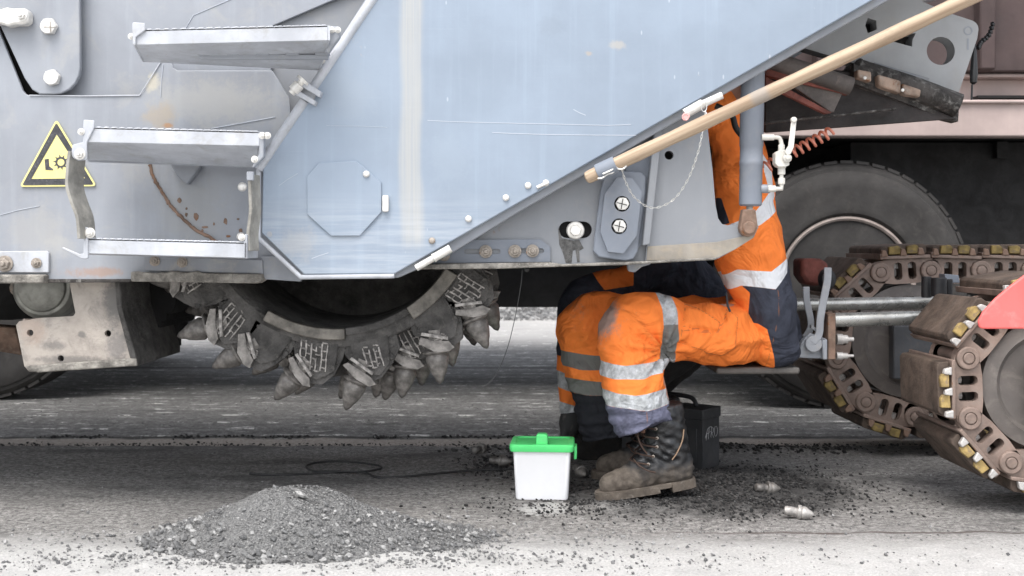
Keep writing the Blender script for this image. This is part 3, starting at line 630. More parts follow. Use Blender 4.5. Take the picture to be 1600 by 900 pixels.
def steps():
    def step(l0, l1, r0, r1, Yf, back, name='step', slots=True, n=22):
        # l0,l1 top/bottom of the front lip at its left end (px), r0,r1 right end; back = lower rear edge
        s = MB(); t = .004; Yb = Yf + .19
        A, B, C_, D_ = P(*l0, Yf), P(*l1, Yf), P(*r1, Yf), P(*r0, Yf)
        dy = Vector((0, 1, 0))
        s.add([A, B, C_, D_] + [p + dy * t for p in (A, B, C_, D_)], [(0,1,2,3),(7,6,5,4),(0,4,5,1),(1,5,6,2),(2,6,7,3),(3,7,4,0)])
        U = (D_ - A); L = U.length; U.normalize(); dz = Vector((0, 0, t))
        for i in range(n):
            c0 = A + U * L * (i + .22) / n; w_ = L / n * .62
            s.pr3([(0, 0), (w_, 0), (w_ * .85, .0032), (w_ * .15, .0032)], c0 + Vector((0, -.0008, -.0004)), U, (0, 0, 1), (0, 1, 0), 0, .007)
        # perforated tread with raised teeth
        D2 = D_ - U * .05; s.add([A, D_, D2 + dy * .19, A + dy * .19] + [p - dz for p in (A, D_, D2 + dy * .19, A + dy * .19)], [(0,1,2,3),(7,6,5,4),(0,4,5,1),(1,5,6,2),(2,6,7,3),(3,7,4,0)])
        for j in range(5):
            for i in range(n):
                c = A + U * L * (i + .5 + .5 * (j % 2)) / (n + .5) + dy * (.006 + .04 * j); s.lathe(c - dz * .1, (0, 0, 1), [(.0085, 0), (.0065, .0028), (.0045, .003), (.004, .0012)], 10)
        if back:
            (bl, br, Yk) = back; E, G = P(*bl, Yk), P(*br, Yk)
            s.add([B, C_, G, E] + [p + Vector((0, .003, .003)) for p in (B, C_, G, E)], [(0,1,2,3),(7,6,5,4),(0,4,5,1),(1,5,6,2),(2,6,7,3),(3,7,4,0)])
            for q, w_ in ((A, B), (D_, C_)):
                e = E if q is A else G; sg = -.0056 if q is A else .0006
                vs = [q, w_, e, q + dy * .19 - (U * .05 if q is D_ else U * 0)]; s.add([v + Vector((sg, 0, 0)) for v in vs] + [v + Vector((sg + .005, 0, 0)) for v in vs], [(0,1,2,3),(7,6,5,4),(0,4,5,1),(1,5,6,2),(2,6,7,3),(3,7,4,0)])
        return s.build(name, M['paint_pale'], MC, bevel=.0012)
    s1 = step((212, 47), (212, 70), (512, 40), (512, 63), 2.70, ((226, 97), (497, 110), 2.91))
    b = MB(); b.plate([(206, 37), (208, 34.5), (226, 36), (227, 47), (212, 58), (212, 71), (207, 70)], 2.693, .006); b.build('end_bracket', M['paint_pale'], s1, bevel=.002)
    b = MB(); b.plate([(512, 40), (530, 41), (531, 58), (520, 72), (512, 84)], 2.74, .02); b.build('end_bracket', M['paint'], s1, bevel=.003)
    b = MB(); b.plate([(308, 84), (512, 85), (512, 92), (312, 92)], 2.785, .02)
    for x in (318, 364, 410, 456, 502): b.plate([(x - 11, 81), (x + 10, 81), (x + 12, 83), (x + 9, 86), (x - 10, 86)], 2.78, .03)
    b.build('hook_strip', M['paint'], s1, bevel=.002)
    for px, py in ((519, 47), (528, 47), (205, 57)): bolt('nut', px, py, 2.74 if px > 300 else 2.70, s1, s=.45)
    bolt('nut', 503, 94, 2.9, s1, s=.55)
    s2 = step((136, 199), (136, 222), (405, 206), (405, 228), 2.74, ((140, 250), (396, 261), 2.9))
    b = MB(); b.plate([(130, 189), (131, 187), (147, 188), (147, 200), (136, 222), (136, 250), (122, 251), (114, 247), (111, 240), (113, 226), (129, 222)], 2.735, .005); b.build('end_bracket', M['paint_pale'], s2, bevel=.002)
    b = MB(); b.plate([(405, 206), (412, 206), (412, 245), (396, 262), (393, 261), (405, 240)], 2.735, .02); b.build('end_bracket', M['paint'], s2, bevel=.002)
    for px, py in ((127, 206), (125, 241), (398, 249), (418, 212), (410, 212)): bolt('nut', px, py, 2.735, s2, s=.5 if px != 125 else .8)
    b = MB(); b.plate([(136, 250), (396, 259), (394, 262), (136, 253)], 2.9, .004); b.build('lower_flange', M['paint'], s2)
    s3 = step((137, 373), (137, 396), (382, 379), (382, 403), 2.76, ((137, 398), (382, 404.5), 2.9))
    b = MB(); b.plate([(131, 355), (137, 355), (138, 403), (134, 405), (126, 404), (96, 388), (98, 386), (124, 397), (130, 396)], 2.755, .006); b.build('end_bracket', M['paint_pale'], s3, bevel=.002)
    b = MB(); b.plate([(382, 366), (386, 366), (386, 404), (382, 404)], 2.76, .12); b.build('end_bracket', M['paint_pale'], s3, bevel=.002)
    bolt('nut', 141, 364, 2.755, s3, s=.75)
    bolt('nut', 378, 371, 2.76, s3, s=.5)
    # rubber hanging straps
    def strap(pts, w_, Y, mats=('strap',)):
        q = bez([P(x, y, Y) for x, y in pts], 6); s = MB()
        for i in range(len(q) - 1):
            pass
        vs = []; fs = []
        for i, p in enumerate(q):
            d = (q[min(i + 1, len(q) - 1)] - q[max(i - 1, 0)]).normalized(); nrm = Vector((d.z, 0, -d.x))
            t = .0038
            vs += [p + nrm * t, p + nrm * t + Vector((.012, w_, 0)), p - nrm * t + Vector((.012, w_, 0)), p - nrm * t]
        k = len(q)
        for i in range(k - 1):
            for j in range(4): fs.append((i * 4 + j, i * 4 + (j + 1) % 4, i * 4 + 4 + (j + 1) % 4, i * 4 + 4 + j))
        fs += [(0, 1, 2, 3), (k * 4 - 4, k * 4 - 1, k * 4 - 2, k * 4 - 3)]
        s.add(vs, fs)
        return s.build('rubber_strap', M['strap'], MC, bevel=.001)
    M['strap'] = grimy('dusty_rubber_strap', (.27, .26, .235), .8, var=.3, vs=20, dust=.6, dustc=(.4, .38, .33), streak=0, bump=.4)
    strap([(108, 236), (105, 262), (104, 290), (111, 315), (120, 340), (123, 373)], .07, 2.73)
    b = MB(); b.add([P(112, 240, 2.75), P(128, 248, 2.83), P(136, 352, 2.83), P(125, 355, 2.75)] + [P(112, 240, 2.752), P(128, 248, 2.832), P(136, 352, 2.832), P(125, 355, 2.752)], [(0,1,2,3),(7,6,5,4),(0,4,5,1),(1,5,6,2),(2,6,7,3),(3,7,4,0)])
    strap([(389, 272), (390, 300), (391, 330), (387, 365), (388, 392)], .05, 2.77)
    part('strap_clamp', [(385, 268), (396, 268), (396, 282), (385, 282)], 2.765, .01, 'paint')
    bolt('dome', 379, 292, 2.9, s=1.3); bolt('dome', 377, 370, 2.95, s=1.3)
steps()

def door():
    out = [(411, 262), (409, 364), (475, 429), (617, 428), (1374, -6), (1640, -160), (1640, -250), (743, -250), (588, 0)]
    d = part('side_door', out, 2.90, .02, 'panel', bevel=.003)
    # frame flange behind the door, a hand wider
    fr = [(401, 262), (402, 375), (470, 435), (622, 434), (700, 399), (812, 330), (1384, 2), (1640, -145), (1640, -255), (725, -255), (570, 0)]
    part('door_frame', fr, 2.925, .07, 'paint', bevel=.003)
    # rounded left edge profile
    b = MB(); b.tube([P(x, y, 2.905) for x, y in ((735, -246), (583, -2), (489, 138))], .013, 16); b.tube([P(x, y, 2.905) for x, y in ((476, 158), (404, 264))], .013, 16); b.build('edge_roll', M['paint_pale'], d)
    b = MB(); pts = [(404, 264), (404, 372), (470, 433), (616, 431)]; b.tube([P(x, y, 2.905) for x, y in pts], .0065, 12); b.build('edge_lip', M['paint_pale'], d)
    # hinge with two leaves and pin
    h = MB(); h.plate([(470, 122), (502, 143), (499, 152), (464, 131)], 2.872, .03); h.plate([(459, 137), (494, 158), (491, 165), (455, 144)], 2.872, .03); h.plate([(470, 134), (494, 148), (489, 158), (463, 142)], 2.895, .02)
    hg = h.build('hinge', M['paint_pale'], d, bevel=.002)
    b = MB(); ax = (P(474, 126, 2.87) - P(454, 148, 2.87)).normalized(); b.lathe(P(455, 146, 2.875), ax, [(.008, 0), (.009, .002), (.009, .008), (.015, .009), (.015, .014), (.0145, .03), (.009, .032), (.009, .04), (.0175, .041), (.0175, .048)], 18); b.build('hinge_pin', M['galv'], hg)
    # eight-sided inspection cover
    o8 = [(479.5, 276), (498, 254.5), (557, 251.5), (595.5, 285), (596, 331), (562, 368.5), (517, 368.5), (480, 335)]
    c8 = part('inspection_cover', o8, 2.893, .008, 'panel', bevel=.0012)
    bolt('dome', 572.5, 272, 2.893, c8, s=.98); 
    b = MB(); b.plate(rrect(597, 305, 607, 331, 3), 2.886, .014); b.build('turn_latch', M['galv'], c8, bevel=.002)
    for px, py, m in ((675, 376, 'oldbolt'), (732, 342, 'galv'), (790.5, 309, 'galv'), (825, 290, 'galv'), (853, 286, 'galv')): bolt('dome', px, py, 2.90, d, mat=m, s=.95, name='rivet')
    b = MB(); b.tube([P(839, 293, 2.895), P(857, 285, 2.895)], .0045, 10); b.build('catch', M['galv'], d)
    b = MB(); b.lathe(P(421, 366, 2.9), (0, -1, 0), [(.007, 0), (.007, .0012), (.0045, .0013), (.0045, .0002)], 16); b.build('plug', M['paint'], d)
    # latch tubes along the slanted edge
    def latch(p0, p1, r, cap):
        b = MB(); A, B = P(*p0, 2.888), P(*p1, 2.888); mid = A.lerp(B, .52)
        b.tube([A, mid], r, 16); b.tube([mid, B], r * 1.25, 16); b.tube([mid - (B - A) * .02, mid + (B - A) * .02], r * 1.4, 16)
        l = b.build('latch_tube', M['galv'], MC, bevel=.001); return l
    latch((650, 419), (704, 388), .0085, None)
    b = MB(); b.tube([P(1070, 178, 2.885), P(1098, 162, 2.885)], .0125, 16); b.tube([P(1095, 164, 2.885), P(1128, 149, 2.885)], .0095, 16); b.build('latch_tube', M['galv'], MC)
    b = MB(); b.lathe(P(1071, 182, 2.88), (0, -1, 0), [(.009, 0), (.009, .012)], 14); b.tube([P(1071 + 5 * math.cos(a), 183 + 5 * math.sin(a), 2.868) for a in [i * .7 for i in range(9)]], .0015, 6); b.build('seal_cap', M['pinkcap'], MC)
    # long scratches in the paint, skin deep
    b = MB()
    def scr(pts, w_=.9):
        for a, c in zip(pts, pts[1:]): b.plate([(a[0], a[1] - w_ / 2), (c[0], c[1] - w_ / 2), (c[0], c[1] + w_ / 2), (a[0], a[1] + w_ / 2)], 2.8994, .001)
    scr([(668, 188), (704, 190), (760, 191.5), (800, 192.5), (870, 194), (950, 196), (986, 194.5)], .8); scr([(769, 207), (800, 208.5), (850, 210), (920, 211), (994, 211.5)], .9)
    scr([(896, 171), (905, 176), (915, 180)], 1.1); scr([(510, 196), (560, 197), (605, 199)], .4); scr([(487, 404), (500, 399), (513, 395)], 1); scr([(436, 290), (450, 280), (465, 271)], .6)
    b.build('paint_scratch', M['scratch'], d)
door()

def lower_beam():
    # main beam left of the rib
    A = [(600, 416), (600, 300), (1030, 100), (1034, 250), (1010, 408), (975, 412), (870, 415), (640, 421)]
    part('side_beam', A, 3.0, .02, 'beam', holes=[slot(886, 912, 359, 13)], bevel=.002)
    B = [(1008, 408), (1030, 200), (1040, 150), (1102, 150), (1104, 182), (1109, 230), (1113, 262), (1118, 320), (1122, 341), (1128, 350), (1137, 352), (1158, 349), (1160, 342), (1170, 334), (1181, 341), (1185, 355), (1178, 370), (1150, 389), (1122, 404), (1060, 407)]
    part('front_beam', B, 2.985, .025, 'beam', holes=[circ(1045.5, 242.5, 7, 20)])
    part('rib', [(1022, 205), (1035, 199), (1016, 382), (1004, 384)], 2.955, .05, 'beam', bevel=.003)
    part('recess_plate', [(975, 240), (1024, 215), (1005, 380), (990, 395)], 2.99, .008, 'beam2')
    part('rust_wash_plate', [(1012, 385), (1120, 378), (1176, 366), (1178, 371), (1150, 389), (1122, 403), (1060, 406.5), (1010, 407)], 2.9825, .002, M['rw'])
    part('adjuster_plate', [(700, 375), (844, 374), (860, 386), (860, 409), (672, 411), (672, 393)], 2.992, .007, 'beam2', holes=[slot(729, 778, 393, 3.9), slot(800, 846, 392, 4), circ(703, 393, 5, 14)])
    for px, py in ((759, 393), (804.5, 392.5), (832, 392)): bolt('nut', px, py, 2.990, mat='oldbolt', s=1.0)
    bolt('nut', 694, 399, 2.990, mat='oldbolt', s=.9)
    # muddy bottom rail
    b = MB(); q = [(600, 418), (640, 413)]
    b.plate([(598, 420), (640, 414), (700, 412), (860, 410), (880, 413), (975, 409), (1010, 408), (1120, 402), (1120, 406), (1010, 412), (980, 414), (870, 417), (780, 420), (640, 421)], 2.965, .05); b.build('mud_rail', M['mud'], MC, bevel=.003)
    part('pin_bracket', [(980, 409), (1018, 408), (1017, 413), (1003, 417), (992, 426), (982, 424)], 3.03, .03, 'paint_dirty', bevel=.004)
    # big pin bolt in a dark slot, oily run beneath
    b = MB(); b.plate(slot(886, 912, 359, 14), 3.018, .003); b.build('slot_shade_plate', M['dark'], MC)  # black plate added to stand for the shade inside the slot
    b = MB(); b.plate([(872, 355), (878, 372), (896, 376), (905, 375), (912, 388), (905, 392), (906, 409), (902, 410), (899, 390), (895, 392), (893, 411), (884, 411), (880, 396), (874, 382)], 2.9988, .0025); b.build('oil_run', M['oil'], MC)
    b = MB(); b.lathe(P(899, 360, 3.0), (0, -1, 0), [(.0235, -.01), (.0235, .010), (.021, .014)], 32); b.lathe(P(899, 360, 2.986), (0, -1, 0), [(.018, 0), (.018, .003)], 24); b.lathe(P(899, 360, 2.983), (0, -1, 0), [(.0155, 0), (.0155, .008), (.014, .01)], 6); b.build('pivot_bolt', M['galv'], MC)
    # two-layer plate with two recessed bolts
    part('backing_plate', [(945, 272), (955, 266), (1002, 268), (1010, 276), (1009, 300), (997, 392), (990, 405), (978, 408), (936, 402), (927, 393), (929, 372), (938, 300)], 2.972, .03, 'beam2', bevel=.004)
    o = part('bolt_plate', [(964, 277), (988, 278), (1003, 300), (995, 368), (974, 396), (950, 393), (938, 362), (945, 303)], 2.955, .018, 'beam2', holes=[circ(972, 318.5, 12.3, 24), circ(967.5, 353.5, 12.3, 24)], bevel=.003)
    for px, py in ((972, 318.5), (967.5, 353.5)):
        b = MB(); b.plate(circ(px, py, 12.6, 24), 2.9665, .002); b.build('bolt_seat', M['dark'], o)
        q = bolt('hex', px, py, 2.967, o, s=.93, rot=.3)
        b = MB()
        for a in (.25, 1.75):
            c, s_ = math.cos(a), math.sin(a); b.plate([(px - 8 * c - .6 * s_, py - 8 * s_ + .6 * c), (px + 8 * c - .6 * s_, py + 8 * s_ + .6 * c), (px + 8 * c + .6 * s_, py + 8 * s_ - .6 * c), (px - 8 * c + .6 * s_, py - 8 * s_ - .6 * c)], 2.9515, .002)
        b.build('head_mark', M['dark'], o)
    # lug and lift cylinder
    b = MB(); b.plate([(1161, 327), (1181, 327), (1184, 352)] + [(1170 + 14 * math.cos(R(a)), 356 + 14 * math.sin(R(a))) for a in (0, 30, 60, 90, 120, 150, 180)] + [(1157, 352)], 2.955, .035)
    lg = b.build('clevis', M['rust'], MC, bevel=.003); b = MB(); b.lathe(P(1170, 356, 2.956), (0, -1, 0), [(.017, 0), (.017, .006), (.014, .009)], 24); b.build('clevis_pin', M['rust'], lg)
    b = MB(); b.tube([P(1171, 330, 3.0), P(1171.5, 321, 3.0)], .0085, 14); b.build('cylinder_rod', M['worn'], MC)
    b = MB(); b.lathe(P(1172.5, 322, 3.0), (P(1177, 60, 3.0) - P(1172.5, 322, 3.0)), [(.026, 0), (.0295, .004), (.0295, .105), (.0305, .107), (.0305, .118), (.0295, .12), (.0295, .155), (.031, .157), (.031, .36), (.0315, .361), (.0315, .367), (.031, .368), (.031, .75)], 40)
    cy = b.build('lift_cylinder', M['beam2'], MC)
    b = MB(); b.tube([P(1188, 295, 2.99), P(1203, 295, 2.99)], .0115, 14); b.build('port_boss', M['paint'], cy, bevel=.002)
    v = MB(); Y = 2.98
    v.tube([P(1200, 295, Y), P(1212, 295, Y)], .0095, 6); v.tube([P(1209, 295, Y), P(1221, 295, Y), P(1221, 285, Y)], .0065, 12); v.tube([P(1221, 288, Y), P(1221, 278, Y)], .0098, 6); v.tube([P(1221, 279, Y), P(1221, 272, Y)], .0055, 12)
    v.tube([P(1221, 273, Y), P(1221, 263, Y)], .0105, 6); v.tube([P(1221, 263, Y), P(1221, 260, Y)], .0115, 14); v.plate([(1211.5, 239), (1217, 235), (1229, 235), (1233.5, 240), (1233.5, 258), (1228, 260.5), (1216, 260.5), (1211.5, 256)], Y - .018, .034)
    v.tube([P(1221, 236, Y), P(1221, 226, Y)], .0092, 6)
    vb = v.build('ball_valve', M['valve'], MC, bevel=.0015)
    b = MB(); b.tube(bez([P(1190, 214.5, Y), P(1208, 214.5, Y), P(1218, 216, Y), P(1221.5, 226, Y)], 6), .0055, 12); b.tube([P(1190, 214.5, Y), P(1209, 214.5, Y)], .0082, 12); b.build('pipe', M['valve'], vb)
    b = MB(); b.lathe(P(1229.5, 247, Y - .018), (0, -1, 0), [(.0118, 0), (.0118, .006), (.0095, .009), (.0065, .0095), (.006, .013), (.003, .014)], 20)
    b.plate([(1226, 237), (1232, 227.5), (1237, 186), (1245, 186), (1240.5, 230), (1236, 240), (1230, 244)], Y - .03, .006); b.lathe(P(1241, 187, Y - .034), (0, 1, 0), [(.004, -.001), (.0075, 0), (.008, .007), (.0075, .013), (.004, .014)], 18); b.build('lever', M['valve'], vb, bevel=.0015)
M['valve'] = grimy('cream_painted_fitting', (.6, .58, .53), .42, var=.1, vs=30, dust=.2, streak=0, bump=.05)
M['rw'] = grimy('rust_washed_paint', (.3, .27, .23), .6, var=.2, vs=8, dust=.5, dustc=(.4, .33, .24), streak=.3, rust=.25, bump=.15)
lower_beam()

# ------------------------------------------------------------------ cutting drum
def pick_profile(k=1.):
    return [(.006 * k, -.05 * k), (.0125 * k, -.048 * k), (.0125 * k, -.012 * k), (.0215 * k, -.010 * k), (.0235 * k, -.004 * k), (.0225 * k, 0), (.0165 * k, .003 * k), (.0185 * k, .008 * k), (.0195 * k, .012 * k), (.016 * k, .03 * k), (.012 * k, .045 * k), (.0085 * k, .052 * k), (.006 * k, .062 * k), (.0015 * k, .068 * k)]
def drum():
    c = P(525, 311, 3.12); o = c
    b = MB(); prof = [(.02, .40), (.34, .40), (.352, .06), (.362, .012), (.372, .0), (.392, .0), (.402, .006), (.408, .03), (.408, .95), (.39, .98), (.02, .98)]
    b.lathe(o, (0, 1, 0), prof, 96)
    b.lathe(o, (0, 1, 0), [(.02, .12), (.16, .12), (.2, .2), (.2, .42)], 40)
    d = b.build('cutting_drum', M['drum'], MC, org=o)
    # welded ring segments, paler and worn
    for a0, a1, r0, r1 in ((-31, 4, .352, .383), (33, 58, .352, .39)):
        b = MB()
        pl = [(r1 * math.sin(R(a)), -r1 * math.cos(R(a))) for a in np.linspace(a0, a1, 12)] + [(r0 * math.sin(R(a)), -r0 * math.cos(R(a))) for a in np.linspace(a1, a0, 12)]
        b.pr3(pl, o, (1, 0, 0), (0, 0, 1), (0, 1, 0), -.016, .02)
        b.build('ring_segment', M['ring'], d, org=o, bevel=.003)
    b = MB(); pl = [(.372 * math.sin(R(a)), -.372 * math.cos(R(a))) for a in np.linspace(4, 33, 12)] + [(.352 * math.sin(R(a)), -.352 * math.cos(R(a))) for a in np.linspace(33, 4, 12)]
    b.pr3(pl, o, (1, 0, 0), (0, 0, 1), (0, 1, 0), -.006, .02); b.build('ring_segment', M['drum'], d, org=o, bevel=.003)
    # holder block: local frame origin at drum axis; radial = -Z (pointing down), tangential = X; w = Y
    def holder(v):
        h = MB(); T = (1, 0, 0); Rd = (0, 0, -1); N = (0, 1, 0)
        jr = random.Random(v + 40); J = lambda q, a=.007: [(x + jr.uniform(-a, a), y + (jr.uniform(-a, a) if y > .43 else 0)) for x, y in q]
        h.pr3(J([(-.05, .372), (.085, .372), (.083, .43), (.062, .475), (.03, .507), (-.004, .515), (-.03, .495), (-.05, .455), (-.062, .42)]), (0, 0, 0), T, Rd, N, .0, .05)
        h.pr3(J([(-.045, .385), (.065, .39), (.058, .462), (.02, .498), (-.02, .488), (-.043, .455)], .005), (0, 0, 0), T, Rd, N, -.008, .0)
        for _ in range(26):
            x, y, r_ = jr.uniform(-.06, .07), jr.uniform(.39, .48), jr.uniform(.003, .009); h.lathe((x, -.006 + jr.uniform(0, .004), -y), (jr.uniform(-.4, .4), -1, jr.uniform(-.4, .4)), [(r_, 0), (r_ * .8, r_ * .35), (r_ * .3, r_ * .5)], 7)
        # pale wedge shoulder under the pick
        h.pr3(J([(-.070, .447), (-.056, .440), (-.032, .468), (-.002, .494), (.004, .516), (-.016, .517), (-.046, .492)], .003), (0, 0, 0), T, Rd, N, -.014, .062, mi=2)
        h.pr3([(-.050, .434), (-.043, .429), (.006, .482), (.001, .489)], (0, 0, 0), T, Rd, N, -.019, .01, mi=1)
        pd = Vector((-.55, 0, -.835)).normalized(); base = Vector((-.03, .024, -.470))
        h.lathe(base, pd, [(.036, -.03), (.0365, .012), (.034, .02), (.029, .025)], 16, mi=2)
        # hardfacing beads in a rough grid on the near face
        rr = random.Random(v)
        def bead(p0, p1):
            n = 4; pts = [Vector((p0[0] + (p1[0] - p0[0]) * i / n + rr.uniform(-.0013, .0013), -.010, -(p0[1] + (p1[1] - p0[1]) * i / n + rr.uniform(-.0013, .0013)))) for i in range(n + 1)]
            for i in range(n):
                if rr.random() < .93: h.tube([pts[i], pts[i + 1]], [.0014 + .0022 * rr.random(), .0014 + .0022 * rr.random()], 5, mi=1)
        ncol = (3, 4, 2, 5, 3)[v]; w0 = (-.034, -.036, -.03, -.038, -.01)[v]; L0, L1 = ((.425, .478), (.398, .482), (.455, .478), (.392, .470), (.41, .47))[v]
        for i in range(ncol + 1): x = w0 + i * .0145; bead((x, L0 + rr.uniform(0, .012)), (x + .003, L1 - (.012 if i == 0 else 0)))
        for i in range(ncol):
            for j in range(4):
                if rr.random() < .9: x = w0 + i * .0145; y = L0 + (L1 - L0) * (j + .5 * (i % 2)) / 3.5; bead((x, y), (x + .0145, y + .002))
        return h.mesh('holder', [M['drum'], M['bead'], M['pickm']], ang=40)
    HM = [holder(v) for v in range(5)]
    b = MB(); b.lathe((0, 0, 0), (0, 0, -1), [(r * 1.35 if d > -.012 else r, d) for r, d in pick_profile(1.24)], 20); PM = b.mesh('pick', M['pickm'])
    rows = [(0., -10.4 + 18 * .0, 18.2, -66, 70, 1.), (.10, 5, 24, -62, 66, .97), (.22, -6, 26, -60, 70, 1), (.36, 11, 26, -60, 66, .97), (.50, -2, 27, -55, 64, 1), (.66, 8, 27, -50, 60, 1), (.82, -8, 27, -50, 60, 1)]
    k = 0
    for yo, ph, stp, a0, a1, sc_ in rows:
        # angles measured from straight down, positive to the left
        angs = [60, 41, 26, 8.5, -10.4, -21, -27, -38, -54] if yo == 0 else [ph + stp * i for i in range(-3, 4) if a0 < ph + stp * i < a1]
        for a in angs:
            if yo == 0 and a in (-21, -27): yo_ = .05 if a == -27 else .09
            else: yo_ = yo
            a += random.uniform(-1.2, 1.2); rot = Matrix.Rotation(R(a), 4, 'Y'); ly = Vector((0, yo_ + .01, 0))
            h = inst(HM[k % 5], 'tool_holder', d, o + ly, rot, sc_, bevel=.004); k += 1
            pv = Vector((-.55 + random.uniform(-.06, .06), random.uniform(-.1, .1), -.835)).normalized(); pd = rot @ pv; base = rot @ (Vector((-.03, .024, -.470)) + Vector((-.55, 0, -.835)).normalized() * .036)
            pk = inst(PM, 'cutting_pick', d, o + ly + base * sc_); pk.rotation_euler = (Vector((0, 0, -1)).rotation_difference(pd)).to_euler()
drum()

def left_plates():
    Y = 3.06
    b = MB(); b.plate([(105, 425), (118, 489), (114, 494), (60, 497), (30, 502), (25, 508), (38, 572), (45, 580), (60, 582), (211, 572), (213, 563), (188, 480), (184, 425)], Y, .016, [circ(47, 520, 5.2, 16), circ(168.5, 521, 5.2, 16), circ(95, 560, 5, 16)])
    p = b.build('side_shoe_plate', M['mudmetal'], MC)
    b = MB(); b.plate([(38, 572), (120, 566), (200, 560), (213, 560), (214, 572), (120, 578), (60, 582), (45, 580)], Y - .01, .012); b.build('wear_strip', M['mud'], p, bevel=.003)
    b = MB(); b.plate([(186, 425), (190, 480), (214, 562), (214, 572), (206, 573), (203, 560), (182, 480), (178, 425)], Y - .008, .40); b.build('end_wall', M['drum'], p, bevel=.003)
    # stepped rubber curtain behind it
    st = [(190, 430), (285, 430), (272, 482), (268, 490), (260, 490), (260, 502), (252, 502), (252, 512), (240, 512), (240, 532), (229, 532), (229, 556), (218, 556), (214, 540), (190, 500)]
    b = MB(); b.plate(st, 3.3, .35); b.build('scraper_segments', M['dark'], MC, bevel=.002)
    # axle hub of the rear drive
    b = MB(); D = (0, -1, 0); c = P(70, 449, 3.7); b.lathe(c, D, [(.105, -.2), (.105, 0), (.09, .02), (.078, .022), (.076, .03), (.04, .045), (.01, .047)], 40)
    h = b.build('drive_hub', M['hubm'], MC, bevel=.002)
    b = MB(); b.plate([(22, 440), (40, 430), (105, 430), (112, 445), (90, 487), (78, 488), (30, 462), (22, 452)], 3.72, .03, [circ(70, 449, 31, 30)]); b.build('hub_flange', M['ring'], h)
    for px, py in ((28, 450), (82, 482)): bolt('nut', px, py, 3.718, h, 'oldbolt', 1.5)
    b = MB(); b.plate([(-200, 437), (114, 437), (118, 486), (60, 496), (20, 500), (-200, 500)], 3.95, .3); b.build('rear_axle_box', M['dark'], MC)
    part('rusty_arm', [(-60, 505), (24, 512), (34, 555), (-60, 540)], 3.75, .08, 'rust', bevel=.005)
M['hubm'] = grimy('oily_hub_metal', (.33, .33, .3), .4, .4, var=.3, vs=14, dust=.4, dustc=(.2, .2, .18), streak=0, bump=.2)
left_plates()

